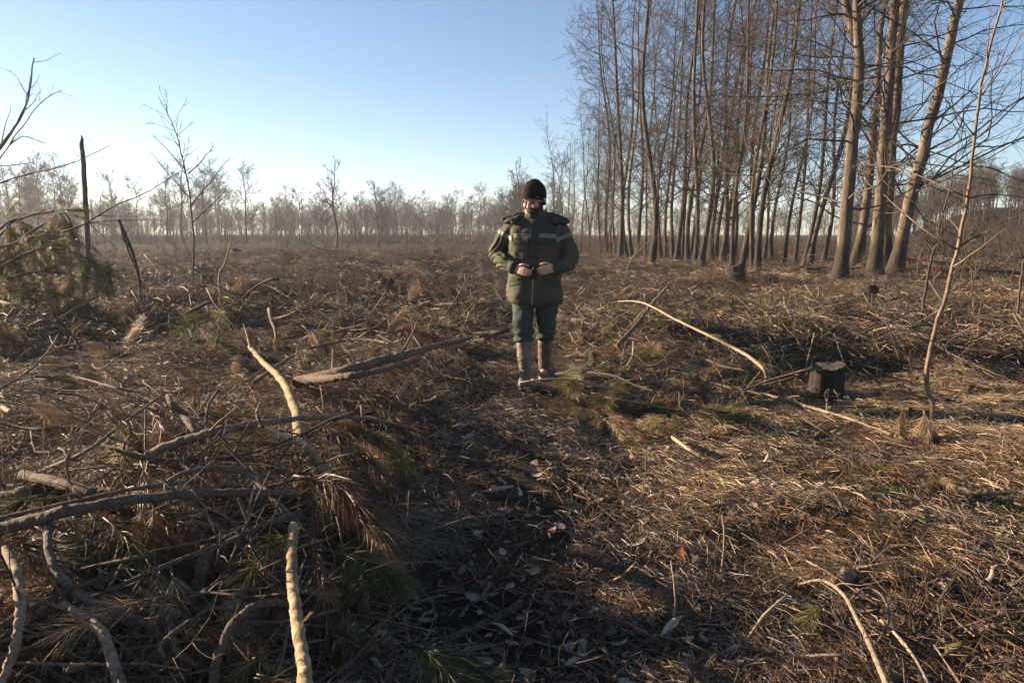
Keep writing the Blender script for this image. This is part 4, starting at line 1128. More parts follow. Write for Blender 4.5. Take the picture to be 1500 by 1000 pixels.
flat_thing('leaf', leaf_mesh(rg, .09, 'leaf_dead', .8), 1265, 892, .7, 'light brown leaf between the pale twigs', 'leaf')
flat_thing('bark_flake', chip_mesh(rg, .15, 'chip', .95), 985, 916, 1.0, 'large whitish bark flake lying on the needles', 'bark flake', lift=.03)
flat_thing('bark_flake', chip_mesh(rg, .13, 'chip', .9), 735, 716, 1.1, 'long pale split flake across the path', 'bark flake', lift=.03)
flat_thing('bark_flake', chip_mesh(rg, .10, 'chip', 1.0), 638, 728, 1.1, 'white flake at the tip of the long brown spray', 'bark flake', lift=.03)
flat_thing('bark_flake', chip_mesh(rg, .07, 'chip', 1.0), 838, 970, 1.0, 'small pinkish white flake on the dark path', 'bark flake', lift=.03)
flat_thing('bark_flake', chip_mesh(rg, .10, 'chip', .9), 1452, 842, 1.0, 'pale upright flake on the bright slope', 'bark flake', tilt=.9, lift=.03)
flat_thing('bark_flake', chip_mesh(rg, .12, 'needle_olive', .35), 1395, 955, 1.0, 'mossy olive bark flake standing on edge', 'bark flake', tilt=1.0, lift=.04)
for k in range(150):
    px, py = hs.uniform(560, 1500), hs.uniform(560, 1000)
    q = int(hs.integers(7)); flat_thing('leaf', LV[q], px, py, hs.uniform(.45, 1.05), ['pale', 'brown', 'reddish', 'grey-brown', 'tan', 'dark brown', 'dull'][q] + ' small dead leaf lying in the needle litter', 'leaf', 'dead leaves in the litter', .3)
for k in range(150):
    px, py = hs.uniform(520, 1500), hs.uniform(540, 1000)
    flat_thing('wood_chip', CH[int(hs.integers(8))], px, py, hs.uniform(.35, .95), 'small pale wood chip dropped in the litter', 'wood chip', 'wood chips in the litter', .25)
for k in range(36):
    px, py = hs.uniform(-20, 720), hs.uniform(440, 640)
    flat_thing('wood_chip', CH[int(hs.integers(8))], px, py, hs.uniform(.6, 1.6), 'pale wood splinter glinting in the clearing', 'wood chip', 'wood splinters in the clearing', .3)

# pine cone
def cone(px, py):
    p = at(px, py, .0)
    o = empty('pine_cone', p)
    b = Buf(); z = np.linspace(-1, 1, 9)
    tubes(b, np.stack([z * .032, 0 * z, 0 * z], -1), .019 * np.sqrt(np.clip(1 - z ** 2 * .9, .02, 1)), 10)
    m = m_bark('cone', (.07, .05, .03), (.17, .13, .08), (.28, .22, .14), 60, (1, 1, 1), .5, .004)
    obj('core', b.mesh('core', m), o, (0, 0, .026))
    sb = Buf(); sb.add(np.array([[0, -.006, 0], [0, .006, 0], [.013, .006, .004], [.013, -.006, .004], [.015, 0, .001], [0, 0, -.004]]), [[0, 1, 2, 3]], [[3, 2, 4], [0, 5, 1], [1, 5, 4], [0, 4, 5], [1, 4, 2], [0, 3, 4]])
    sm = sb.mesh('scale', m, False)
    for i in range(70):
        t = (i + .5) / 70 * 1.8 - .9; a = i * 2.39996
        r = .016 * math.sqrt(1 - t * t * .9)
        s = obj('scale', sm, o, (t * .032, math.cos(a) * r, .026 + math.sin(a) * r))
        d = Vector((.5 + t * .5, math.cos(a), math.sin(a))).normalized()
        s.rotation_euler = d.to_track_quat('X', 'Z').to_euler()
    o.rotation_euler = (0, 0, .9)
    return tag(o, 'round grey pine cone lying on the needle floor', 'pine cone')
cone(1052, 750)

# stumps
def stump(px, py, w, h, label, seed, jag=.007):
    rg_ = np.random.default_rng(seed)
    p = at(px, py, 0)
    o = empty('stump', (p[0], p[1], hz(p[0], p[1])))
    k, nz = 26, 7
    th = np.arange(k) * 2 * np.pi / k
    prof = 1 + .09 * np.sin(th * 3 + rg_.uniform(0, 6)) + .06 * np.sin(th * 7 + rg_.uniform(0, 6)) + .03 * rg_.normal(size=k)
    V = []
    for i in range(nz):
        f = i / (nz - 1)
        rr = w / 2 * (prof * (1 + .22 * (1 - f) ** 3) + .38 * (1 - f) ** 2.2 * np.clip(np.sin(th * 4 + seed), 0, 1))
        zt = -.12 + f * (h + .12) + ((jag * rg_.normal(size=k) + .10 * w * np.sin(th + seed) + .05 * w * np.sin(th * 3 + seed * 2)) if i == nz - 1 else 0)
        V.append(np.stack([rr * np.cos(th), rr * np.sin(th), np.broadcast_to(zt, (k,))], -1))
    V = np.array(V)
    i = np.arange(nz - 1)[:, None] * k; j = np.arange(k)[None]; j2 = (j + 1) % k
    Q = np.stack([i + j, i + j2, i + k + j2, i + k + j], -1).reshape(-1, 4)
    b = Buf(); b.add(V, Q); obj('bark', b.mesh('stump_bark', M['stump_bark']), o)
    top = V[-1] * np.array([.985, .985, 1]) - [0, 0, .012]
    c = Buf(); c.add(np.concatenate([top, [[0, 0, top[:, 2].mean()]]]), None, np.stack([np.arange(k), (np.arange(k) + 1) % k, np.full(k, k)], -1))
    obj('cut_top', c.mesh('stump_cut', M['stump_top']), o)
    return tag(o, label, 'stump')
stump(1208, 580, .29, .29, 'black charred stump in the hollow beside the pale pole', 1, .006)
stump(1075, 409, .52, .38, 'low charred stump at the foot of a dark slender tree', 2)
stump(1269, 442, .46, .30, 'low brown stump below the twin pale trunks', 3)
stump(1029, 394, .7, .28, 'flat grey stump at the grove front', 4)
stump(306, 418, .40, .25, 'rounded dark stump behind the twisted pale stem', 5)
stump(567, 425, .34, .26, 'small jagged black stump out in the clearing', 6, .05)
stump(1187, 404, .55, .30, 'wide low stump by the dark fallen log', 7)
stump(640, 372, .6, .3, 'distant dark stump behind the small clearing tufts', 8)
stump(345, 372, .7, .3, 'distant low stump before the round-crowned tree', 9)

# ------------------------------------------------------------------ individual saplings and snag
def px_stem(name, pts, Y, r0, r1, mat, label, cat, limbs=(), n=26, twigs=10, tl=.25, sub=3, up=.4, root=True, k=8, seed=5, minr=.0025):
    """stem and limbs drawn as pixel lines, standing at depth Y"""
    rg_ = np.random.default_rng(seed)
    W = np.array([at_depth(px, py, Y + dy) for px, py, dy in [(q + (0,))[:3] for q in pts]])
    if root: W[0, 2] = hz(W[0, 0], W[0, 1]) - .05
    loc = W[0].copy(); W = W - loc
    P = spline(W, n); P[1:-1] += rg_.normal(size=(n - 2, 3)) * r0 * .25
    Rr = np.linspace(r0, r1, n)
    o = empty(name, loc)
    b = Buf(); tubes(b, P, Rr, k); obj('trunk', b.mesh(name + '_stem', M[mat]), o)
    LP = []
    for lp, lr in limbs:
        w = np.array([at_depth(px, py, Y + dy) for px, py, dy in [(q + (0,))[:3] for q in lp]]) - loc
        q = spline(w, 10); q[1:] += rg_.normal(size=(9, 3)) * lr * .4; LP.append(q)
        rr = np.linspace(lr, lr * .35, 10)
        c = Buf(); tubes(c, q, rr, 6)
        l2, r2, _ = grow(q[None], rr[None], rg_, 6, .15, .98, 42, 12, .28, 6, up * .5, .15, .6, 1, minr, .4)
        l3, r3, _ = grow(l2, r2, rg_, 2, .3, .95, 40, 10, .4, 4, .1, .12, .7, 1, minr * .8)
        tubes(c, l2, r2, 4); tubes(c, l3, r3, 3, cap=False)
        obj('limb', c.mesh(name + '_limb', M[mat]), o)
    if twigs:
        l1, r1_, _ = grow(P[None], Rr[None], rg_, twigs, .3, 1.0, 48, 10, tl, 7, up, .14, .6, 1, minr, .5)
        l2, r2, _ = grow(l1, r1_, rg_, sub, .25, .95, 42, 10, .4, 5, up * .5, .14, .7, 1, minr * .8, .4)
        c = Buf(); tubes(c, l1, r1_, 5); tubes(c, l2, r2, 4, cap=False)
        obj('crown', c.mesh(name + '_twigs', M[mat]), o)
    return tag(o, label, cat)
px_stem('sapling', [(1360, 652), (1366, 600), (1358, 545), (1368, 490), (1390, 420), (1404, 360), (1418, 290), (1428, 200), (1440, 110), (1465, 20), (1480, -60)], 5.75, .021, .007, 'sapling_bark',
        'slender crooked sapling with brown bark standing alone on the sunny slope', 'sapling',
        [([(1368, 500), (1340, 492), (1320, 490, -.2)], .006), ([(1402, 365), (1365, 345), (1310, 300, .4), (1295, 285, .6)], .008), ([(1386, 432), (1410, 415), (1430, 408)], .007),
         ([(1404, 362), (1440, 340), (1500, 308, .3), (1560, 280, .5)], .008), ([(1424, 290), (1460, 285), (1520, 292)], .007), ([(1422, 290), (1390, 278), (1330, 250, .3), (1260, 240, .8)], .008),
         ([(1430, 215), (1470, 212), (1530, 190)], .006), ([(1428, 200), (1400, 165), (1370, 130), (1340, 112)], .006), ([(1438, 140), (1475, 90), (1510, 30)], .006), ([(1368, 495), (1400, 490), (1440, 470, -.3)], .005), ([(1362, 566), (1345, 560), (1320, 556)], .004)], n=34, twigs=14, tl=.16)
px_stem('sapling', [(1350, 446), (1360, 400), (1372, 350), (1390, 280), (1402, 220)], 11.5, .024, .008, 'twig_grove', 'smaller crooked sapling behind the larger one on the slope', 'sapling', twigs=12, tl=.3, seed=8)
px_stem('sapling', [(1490, 460), (1497, 400), (1508, 330), (1520, 250)], 12, .022, .008, 'twig_grove', 'thin dark sapling at the open side of the slope', 'sapling', [([(1500, 380), (1480, 340), (1450, 310)], .01)], twigs=12, tl=.3, seed=9)
px_stem('sapling', [(282, 414), (284, 360), (280, 300), (268, 235), (254, 185), (232, 142)], 22, .032, .008, 'twig_grove', 'slender sapling with feathery top standing alone in the clearing', 'sapling',
        [([(276, 255), (296, 235), (314, 212)], .020), ([(281, 300), (305, 270), (336, 232)], .022), ([(283, 325), (310, 300), (330, 280)], .020), ([(272, 250), (250, 225), (226, 200)], .018), ([(279, 290), (255, 265), (220, 222)], .018)], twigs=20, tl=.22, up=.5, seed=11, minr=.007)
# branches reaching in from a young tree that stands beside the frame
px_stem('young_tree', [(-95, 480), (-80, 400), (-60, 320), (-30, 250), (0, 215), (30, 170), (44, 130), (50, 85)], 9.0, .026, .007, 'stick_pale', 'young bare tree with long branches reaching over the drooping pine boughs', 'tree',
        [([(-40, 268), (0, 232), (30, 190), (60, 150), (92, 132)], .010), ([(0, 220), (30, 175), (40, 140), (45, 110)], .008), ([(-60, 300), (0, 268), (60, 252), (110, 238), (162, 212)], .010), ([(15, 212), (35, 200), (70, 211)], .008), ([(-20, 245), (20, 242), (50, 238)], .007)], twigs=8, tl=.2, seed=13)
px_stem('young_tree', [(-60, 470), (-40, 400), (0, 335), (40, 318), (80, 309)], 9.6, .02, .008, 'snag', 'dark bent stem curving over the drooping pine boughs', 'tree',
        [([(90, 340), (130, 325), (165, 302), (215, 282), (262, 252)], .011), ([(130, 325), (150, 345), (172, 365)], .007), ([(130, 326), (190, 322), (245, 322)], .006)], twigs=4, tl=.2, seed=14)

def snag():
    W = [at_depth(px, py, 24) for px, py in [(128, 385), (127, 330), (124, 270), (121, 225), (119, 198)]]
    W = np.array(W); W[0, 2] = hz(W[0, 0], W[0, 1]) - .2
    loc = W[0].copy(); P = spline(W - loc, 18)
    rg_ = np.random.default_rng(4)
    P[:-1] += rg_.normal(size=(17, 3)) * .012
    Rr = np.linspace(.088, .06, 18) * (1 + .06 * rg_.normal(size=18)); Rr[-3:] = (.062, .045, .01)
    o = empty('snag', loc)
    b = Buf(); tubes(b, P, Rr, 9); obj('trunk', b.mesh('snag_trunk', M['snag']), o)
    L1, R1, _ = grow(P[None], Rr[None], rg_, 9, .3, .95, 70, 10, .12, 5, .1, .15, .15, 1, .006, .3)
    for q in range(9):
        c = Buf(); tubes(c, L1[q:q + 1], R1[q:q + 1], 5); obj('limb', c.mesh('snag_limb', M['snag']), o)
    tag(o, 'dark snapped dead pole rising above the drooping pine boughs', 'snag')
snag()

# the drooping pine boughs on the clearing's side
def pine_top():
    base = at_depth(-40, 440, 13.0); base[2] = hz(base[0], base[1])
    o = empty('fallen_pine', base)
    rg_ = np.random.default_rng(91)
    def limb(pts, r):
        w = np.array([at_depth(px, py, 13.0 + dy) for px, py, dy in pts]) - base
        q = spline(w, 14); rr = np.linspace(r, r * .35, 14)
        c = Buf(); tubes(c, q, rr, 6); lo = obj('limb', c.mesh('pine_limb', M['snag']), o)
        return q, lo
    lines = [[(-30, 400, 0), (30, 350, .1), (70, 325, .2), (95, 312, .2), (103, 330, .1)], [(-30, 410, 0), (40, 370, -.3), (90, 365, -.4), (140, 385, -.5), (160, 398, -.5)],
             [(-40, 400, .3), (0, 345, .4), (20, 325, .5), (45, 330, .5)], [(-20, 420, -.2), (40, 400, -.4), (90, 400, -.5), (150, 412, -.6)], [(-40, 380, .2), (10, 360, .1), (60, 345, 0), (110, 350, -.1), (132, 372, -.2)],
             [(-60, 420, 0), (-20, 370, .2), (0, 360, .1), (15, 385, 0)], [(-30, 430, -.3), (30, 425, -.5), (80, 430, -.6), (120, 440, -.6)]]
    for k, l in enumerate(lines):
        q, lo = limb(l, .022)
        for s in range(40):
            t = rg_.uniform(.1, 1); i = min(int(t * 13), 12)
            tan = q[i + 1] - q[i]
            sp = obj('needle_spray', SPR[['olive', 'olive', 'olive', 'straw', 'olive'][int(rg_.integers(5))]][int(rg_.integers(3))], lo, q[i] + rg_.normal(size=3) * .05)
            d = Vector(tan).normalized() * .5 + Vector(rg_.normal(size=3) * .6) + Vector((0.15, 0, -.55))
            sp.rotation_euler = d.normalized().to_track_quat('X', 'Z').to_euler(); sp.scale = (rg_.uniform(.8, 1.2),) * 3
    tag(o, 'drooping olive pine boughs of a fallen pine top', 'fallen pine')
pine_top()

# ------------------------------------------------------------------ the walking person
def loft(buf, rings, k=28):
    """rings: (cx, cy, cz, rx, ry); closed by collapsed end rings"""
    rings = [(*rings[0][:3], rings[0][3] * .02, rings[0][4] * .02)] + list(rings) + [(*rings[-1][:3], rings[-1][3] * .02, rings[-1][4] * .02)]
    th = np.arange(k) * 2 * np.pi / k
    V = []
    for cx, cy, cz, rx, ry in rings:
        c, s = np.cos(th), np.sin(th)
        V.append(np.stack([cx + rx * np.sign(c) * np.abs(c) ** .85, cy + ry * np.sign(s) * np.abs(s) ** .85, np.full(k, cz)], -1))
    n = len(rings)
    i = np.arange(n - 1)[:, None] * k; j = np.arange(k)[None]; j2 = (j + 1) % k
    buf.add(np.array(V), np.stack([i + j, i + j2, i + k + j2, i + k + j], -1).reshape(-1, 4))

def ball(buf, c, r, Rm=None, nu=16, nv=10):
    u = np.arange(nu) * 2 * np.pi / nu; v = np.linspace(.06, np.pi - .06, nv)
    U, Vv = np.meshgrid(u, v)
    P = np.stack([np.cos(U) * np.sin(Vv), np.sin(U) * np.sin(Vv), -np.cos(Vv)], -1).reshape(-1, 3) * np.asarray(r)
    if Rm is not None: P = P @ np.asarray(Rm).T
    P = P + np.asarray(c)
    i = np.arange(nv - 1)[:, None] * nu; j = np.arange(nu)[None]; j2 = (j + 1) % nu
    Q = np.stack([i + j, i + j2, i + nu + j2, i + nu + j], -1).reshape(-1, 4)
    P = np.concatenate([P, P[:nu].mean(0)[None], P[-nu:].mean(0)[None]])
    n = nu * nv; jj = np.arange(nu)
    T = np.concatenate([np.stack([(jj + 1) % nu, jj, np.full(nu, n)], -1), np.stack([n - nu + jj, n - nu + (jj + 1) % nu, np.full(nu, n + 1)], -1)])
    buf.add(P, Q, T)

def limb_tube(buf, pts, rad, k=16, n=14):
    P = spline(pts, n); Rr = np.interp(np.linspace(0, 1, n), np.linspace(0, 1, len(rad)), rad)
    tubes(buf, P, Rr, k)
    ball(buf, P[0], Rr[0]); ball(buf, P[-1], Rr[-1])

def remeshed(buf, name, voxel, mat, smooth=3):
    me = buf.mesh(name + '_raw', mat)
    o = bpy.data.objects.new(name + '_raw', me); COL.objects.link(o)
    m = o.modifiers.new('r', 'REMESH'); m.mode = 'VOXEL'; m.voxel_size = voxel; m.use_smooth_shade = True
    if smooth:
        s = o.modifiers.new('s', 'SMOOTH'); s.iterations = smooth; s.factor = .5
    dg = bpy.context.evaluated_depsgraph_get()
    out = bpy.data.meshes.new_from_object(o.evaluated_get(dg))
    out.name = name
    bpy.data.objects.remove(o); bpy.data.meshes.remove(me)
    if not out.materials: out.materials.append(mat)
    return out

def wrinkle(me, fn):
    me.update()
    n = len(me.vertices)
    co = np.zeros(n * 3, np.float32); me.vertices.foreach_get('co', co)
    no = np.zeros(n * 3, np.float32); me.vertex_normals.foreach_get('vector', no)
    co = co.reshape(-1, 3); no = no.reshape(-1, 3)
    d = np.array([fn(Vector(c)) for c in co], np.float32)
    co = co + no * d[:, None]
    me.vertices.foreach_set('co', co.ravel()); me.update()

def patch(src, name, mat, pred, off, planes=(), thick=0.0):
    """skin-tight piece of SRC's surface lifted by OFF; PLANES (co, no) cut it to a clean edge"""
    bm = bmesh.new(); bm.from_mesh(src)
    bm.normal_update()
    dl = [f for f in bm.faces if not pred(f.calc_center_median(), f.normal)]
    bmesh.ops.delete(bm, geom=dl, context='FACES')
    for co, no in planes:
        bmesh.ops.bisect_plane(bm, geom=bm.verts[:] + bm.edges[:] + bm.faces[:], plane_co=co, plane_no=no, clear_outer=True)
    bm.normal_update()
    nn = {v: v.normal.copy() for v in bm.verts}
    for v in bm.verts: v.co += nn[v] * off
    if thick:
        edges = [e for e in bm.edges if e.is_boundary]
        r = bmesh.ops.extrude_edge_only(bm, edges=edges)
        vs = {v for v in r['geom'] if isinstance(v, bmesh.types.BMVert)}
        bm.normal_update()
        for v in vs:
            near = min((e.other_vert(v) for e in v.link_edges if e.other_vert(v) not in vs), key=lambda q: (q.co - v.co).length, default=None)
            if near is not None: v.co = near.co - nn.get(near, near.normal) * thick
    me = bpy.data.meshes.new(name); bm.to_mesh(me); bm.free()
    me.materials.clear(); me.materials.append(mat)
    for p in me.polygons: p.use_smooth = True
    return me

def box_planes(x0, x1, z0, z1):
    return [(Vector((x0, 0, 0)), Vector((-1, 0, 0))), (Vector((x1, 0, 0)), Vector((1, 0, 0))), (Vector((0, 0, z0)), Vector((0, 0, -1))), (Vector((0, 0, z1)), Vector((0, 0, 1)))]

def build_person():
    skin = m_plain('skin', (.46, .27, .20), .55, 60, .12, .15, .002, .35)
    cloth = m_plain('jacket_cloth', (.064, .060, .038), .8, 220, .22, .35, .002, .25)
    cloth2 = m_plain('jacket_yoke_cloth', (.040, .040, .031), .8, 220, .22, .35, .002, .25)
    band = m_plain('reflective_band', (.18, .18, .11), .5, 120, .12, .1, .001, .4)
    trs = m_plain('trouser_cloth', (.042, .052, .047), .85, 160, .3, .4, .003, .2)
    rub = m_plain('boot_rubber', (.14, .098, .075), .6, 14, .35, .2, .004, .35)
    sole = m_plain('boot_sole', (.05, .04, .033), .8, 30, .3, .3, .004)
    wool = m_plain('cap_wool', (.026, .020, .021), 1.0, 300, .4, 1.0, .004, .02, .0)
    hair = m_plain('beard_hair', (.06, .036, .025), .75, 260, .5, 1.0, .006, .2)
    lit_collar = m_plain('collar_sunlit', (.30, .27, .15), .8, 200, .15, .3, .002)  # sunlight on the collar, painted as a pale yellow
    dark = m_plain('dark_plastic', (.018, .018, .02), .45, 40, .2, .1, .001)
    eyew = m_plain('eye', (.10, .075, .06), .3, 40, .1, 0, .001)
    zipm = m_plain('zip_tape', (.42, .36, .26), .5, 200, .2, .2, .001)

    root_x, root_y = .172, 6.98
    base = Vector((root_x, root_y, hz(root_x, root_y - .1) + .005))
    # ---- head frame
    Hm = Matrix.Translation((-.012, -.055, 1.648)) @ Matrix.Rotation(R(-24), 4, 'Z') @ Matrix.Rotation(R(20), 4, 'X') @ Matrix.Scale(1.13, 4)
    def hp(p): return np.array(Hm @ Vector(p))
    Hr = np.array(Hm.to_3x3()); Hi = Hm.inverted()
    b = Buf()
    ball(b, hp((0, .012, .03)), (.076, .095, .098), Hr, 24, 16)
    ball(b, hp((0, -.012, -.052)), (.060, .076, .066), Hr, 20, 12)
    ball(b, hp((0, -.070, -.092)), (.030, .022, .020), Hr)
    limb_tube(b, [hp((0, -.080, .022)), hp((0, -.094, .004)), hp((0, -.108, -.018))], [.009, .011, .014], 10, 8)
    for s in (-1, 1):
        ball(b, hp((s * .012, -.096, -.022)), (.010, .012, .009), Hr)
        ball(b, hp((s * .040, -.062, -.014)), (.026, .026, .024), Hr)
        ball(b, hp((s * .079, .010, -.002)), (.009, .020, .033), Hr)
        limb_tube(b, [hp((s * .008, -.086, .034)), hp((s * .034, -.082, .040)), hp((s * .058, -.062, .034))], [.010, .011, .009], 8, 6)
    ball(b, hp((0, -.082, -.052)), (.025, .010, .006), Hr); ball(b, hp((0, -.080, -.064)), (.022, .011, .007), Hr)
    # ---- neck, trunk, legs, arms (under the clothes)
    limb_tube(b, [(0, .01, 1.42), (0, -.005, 1.50), hp((0, .02, -.05))], [.065, .058, .056])
    loft(b, [(0, 0, .80, .15, .10), (0, 0, .95, .155, .105), (0, 0, 1.1, .15, .10), (0, 0, 1.3, .175, .11), (0, .01, 1.42, .17, .09), (0, .01, 1.46, .09, .07)])
    LEG = {-1: [(-.088, 0, .86), (-.080, -.085, .50), (-.036, -.170, .10)], 1: [(.105, .01, .86), (.118, .05, .52), (.092, .33, .12)]}
    for s in (-1, 1):
        limb_tube(b, LEG[s], [.085, .055, .036])
        fx, fy = LEG[s][2][0], LEG[s][2][1]
        limb_tube(b, [(fx, fy + .02, .07), (fx + s * .005, fy - .09, .05)], [.036, .032])
    ARM = {-1: [(-.19, .01, 1.42), (-.330, .045, 1.165), (-.150, -.205, 1.045)], 1: [(.19, .01, 1.42), (.305, .035, 1.150), (.200, -.195, 1.062)]}
    for s in (-1, 1): limb_tube(b, ARM[s], [.058, .045, .030])
    # ---- hands: palm, four fingers, thumb
    for s in (-1, 1):
        w = np.array(ARM[s][2])
        if s < 0: K = np.array([-.058, -.272, 1.036]); tips = .045
        else: K = np.array([.114, -.262, 1.052]); tips = .030
        ax = -s                              # fingers run towards the other hand
        for q, zz in enumerate((.026, .0085, -.009, -.026)):
            kn = K + np.array([-ax * .004 * q, -.004 * (1.5 - abs(q - 1.5)), zz])
            limb_tube(b, [w + [0, -.005, zz * .55], (w + kn) / 2 + [0, -.012, zz * .15], kn], [.017, .016, .0125], 10, 8)
            ln = (.062, .070, .066, .052)[q]
            m1 = kn + np.array([ax * ln * .50, -.010, -.010 + .0012 * q]); m2 = m1 + np.array([ax * ln * .34, .012, -.008 + .0022 * q]); m3 = m2 + np.array([ax * ln * .12, .022, -.004])
            limb_tube(b, [kn, m1, m2, m3], [.0105, .0098, .0088, .0072], 10, 12)
        t0 = w + np.array([ax * .028, -.022, .030]); t1 = t0 + np.array([ax * .042, -.022, .018]); t2 = t1 + np.array([ax * .036, -.004, -.004]); t3 = t2 + np.array([ax * .018, .004, -.006])
        limb_tube(b, [t0, t1, t2, t3], [.015, .0125, .0105, .008], 10, 12)
    me = remeshed(b, 'person', .0042, skin, 3)
    TW = Matrix.Rotation(R(-7), 4, 'Z') @ Matrix.Rotation(R(1.6), 4, 'Y')
    body = obj('person', me, loc=base, rot=TW.to_euler())
    tag(body, 'bearded man walking down the path in olive work jacket, black knit cap and rubber boots', 'person')

    # ---- beard, hair, eyes, brows
    def hl(c): return Hi @ c
    def beard_pred(c, n):
        q = hl(c)
        if q.z > -.030 and not (abs(q.x) > .056 and q.z < .004 and q.y > -.045): return False
        if q.y > .020 or q.z < -.125: return False
        if abs(q.x) < .015 and -.062 < q.z < -.053: return False
        if q.z > -.036 and abs(q.x) < .016 and q.y < -.09: return False
        return True
    bd = patch(me, 'beard', hair, beard_pred, .006)
    wrinkle(bd, lambda c: .003 * mnoise.noise(c * 160)); obj('beard', bd, body)
    hd = patch(me, 'hair', hair, lambda c, n: hl(c).y > .012 and hl(c).z > -.085 and abs(hl(c).x) < .078, .006)
    obj('hair', hd, body)
    for s in (-1, 1):
        e = Buf(); ball(e, hp((s * .032, -.0765, .016)), .0115); obj('eye', e.mesh('eye', eyew), body)
        e = Buf(); ball(e, hp((s * .032, -.0855, .010)), (.006, .0035, .004), Hr); obj('pupil', e.mesh('pupil', dark), body)
        e = Buf(); limb_tube(e, [hp((s * .013, -.096, .040)), hp((s * .034, -.0925, .044)), hp((s * .055, -.074, .036))], [.003, .004, .002], 8, 8); obj('eyebrow', e.mesh('eyebrow', hair), body)

    # ---- knit cap
    c = Buf(); ball(c, (0, .016, .046), (.088, .108, .112), None, 60, 44)
    cm = c.mesh('cap_raw', wool)
    bm = bmesh.new(); bm.from_mesh(cm)
    bmesh.ops.bisect_plane(bm, geom=bm.verts[:] + bm.edges[:] + bm.faces[:], plane_co=Vector((0, -.09, .043)), plane_no=Vector((0, -.42, -1)).normalized(), clear_outer=True)
    for v in bm.verts:
        f = max(0, (v.co.z - .06) / .1)
        v.co.z += .010 * f; v.co.x += .004 * f
        v.co += v.co.normalized() * (.0045 * mnoise.noise(v.co * 18) + .003 * mnoise.noise(Vector((v.co.x * 20, v.co.y * 20, v.co.z * 70))))
    bm.transform(Hm); bm.to_mesh(cm); bm.free()
    cm.name = 'knit_cap'
    cap = obj('knit_cap', cm, body)
    sd = cap.modifiers.new('s', 'SOLIDIFY'); sd.thickness = .007; sd.offset = -.5
    cap['label'] = 'black knit cap pulled down to the brows'
    # folded rim follows the cut
    th = np.linspace(0, 2 * np.pi, 49)
    rim = []
    n_ = np.array([0, -.42, -1]); n_ = n_ / np.linalg.norm(n_)
    for t in th:
        x0, y0 = .0895 * math.cos(t), .109 * math.sin(t) + .016
        z0 = .043 - .42 * (y0 + .09)
        zz = max(0.05, 1 - ((z0 - .046) / .116) ** 2) ** .5
        x0, y0 = .090 * zz * math.cos(t), .110 * zz * math.sin(t) + .016
        z0 = .043 - .42 * (y0 + .09)
        rim.append(hp((x0, y0, z0 + .004)))
    rb = Buf(); tubes(rb, np.array(rim), np.full(49, .0055), 8, cap=False); obj('cap_rim', rb.mesh('cap_rim', wool), cap)
    tb = Buf(); ball(tb, hp((.066, -.056, .050)), (.008, .003, .004), Hr); obj('cap_tag', tb.mesh('cap_tag', m_plain('tag_white', (.4, .4, .42), .8)), cap)

    # ---- jacket
    b = Buf()
    loft(b, [(.015, 0, .735, .250, .168), (.012, 0, .80, .258, .172), (.008, 0, .90, .248, .168), (.004, 0, 1.02, .236, .165), (0, 0, 1.15, .236, .165), (0, 0, 1.28, .240, .165),
             (0, .005, 1.38, .243, .155), (0, .01, 1.45, .215, .130), (0, .012, 1.50, .140, .105), (0, .01, 1.535, .092, .088)], 40)
    SL = {-1: [(-.185, .012, 1.435), (-.275, .025, 1.32), (-.338, .030, 1.18), (-.275, -.09, 1.105), (-.165, -.195, 1.06)], 1: [(.185, .012, 1.435), (.258, .025, 1.32), (.312, .030, 1.160), (.280, -.08, 1.095), (.210, -.185, 1.065)]}
    for s in (-1, 1): limb_tube(b, SL[s], [.088, .084, .080, .068, .052], 20, 24)
    jk = remeshed(b, 'jacket', .0075, cloth, 5)
    def jw(c):
        v = .011 * mnoise.noise(Vector((c.x * 7, c.y * 7, c.z * 11))) + .006 * mnoise.noise(Vector((c.x * 16 + 3, c.y * 16, c.z * 22)))
        if abs(c.x) > .24 or c.y < -.17:          # sleeve creases round the elbow
            v += .007 * math.sin((c.z * 1.3 + abs(c.x) * .7 + .3 * mnoise.noise(c * 6)) * 62) * (1 if c.z < 1.33 else .4)
        if c.z < 1.02: v += .008 * math.sin(c.x * 38 + 2 * mnoise.noise(c * 5)) * (1.02 - c.z) / .28
        return v
    wrinkle(jk, jw)
    jacket = obj('jacket', jk, body); jacket['label'] = 'olive green padded work jacket with pale chest band'
    fr = lambda c, n: n.y < .15 and c.y < .05
    torso = lambda x0, x1: (lambda c, n: x0 - .02 < c.x < x1 + .02 and c.y < -.05 and n.y < -.1)
    # yoke above the band, chest bands, sleeve bands
    obj('yoke', patch(jk, 'yoke', cloth2, lambda c, n: c.z > 1.33 and abs(c.x) < .23 and n.z < .98, .003, box_planes(-.19, .19, 1.365, 1.60)), jacket)
    bl = obj('reflective_band', patch(jk, 'band', band, torso(-.17, -.03), .005, box_planes(-.172, -.036, 1.322, 1.356), .004), jacket)
    obj('reflective_band', patch(jk, 'band', band, torso(.03, .2), .005, box_planes(.045, .196, 1.326, 1.362), .004), jacket)
    for s in (-1, 1):
        co = Vector((s * .25, 0, 1.335)); ax = Vector((s * .45, 0, -.9)).normalized()
        pl = [(co + ax * .017, ax), (co - ax * .017, -ax), (Vector((s * .196, 0, 0)), Vector((-s, 0, 0)))]
        obj('reflective_band', patch(jk, 'sleeve_band', band, lambda c, n, s=s: s * c.x > .17 and 1.24 < c.z < 1.44, .0045, pl, .003), jacket)
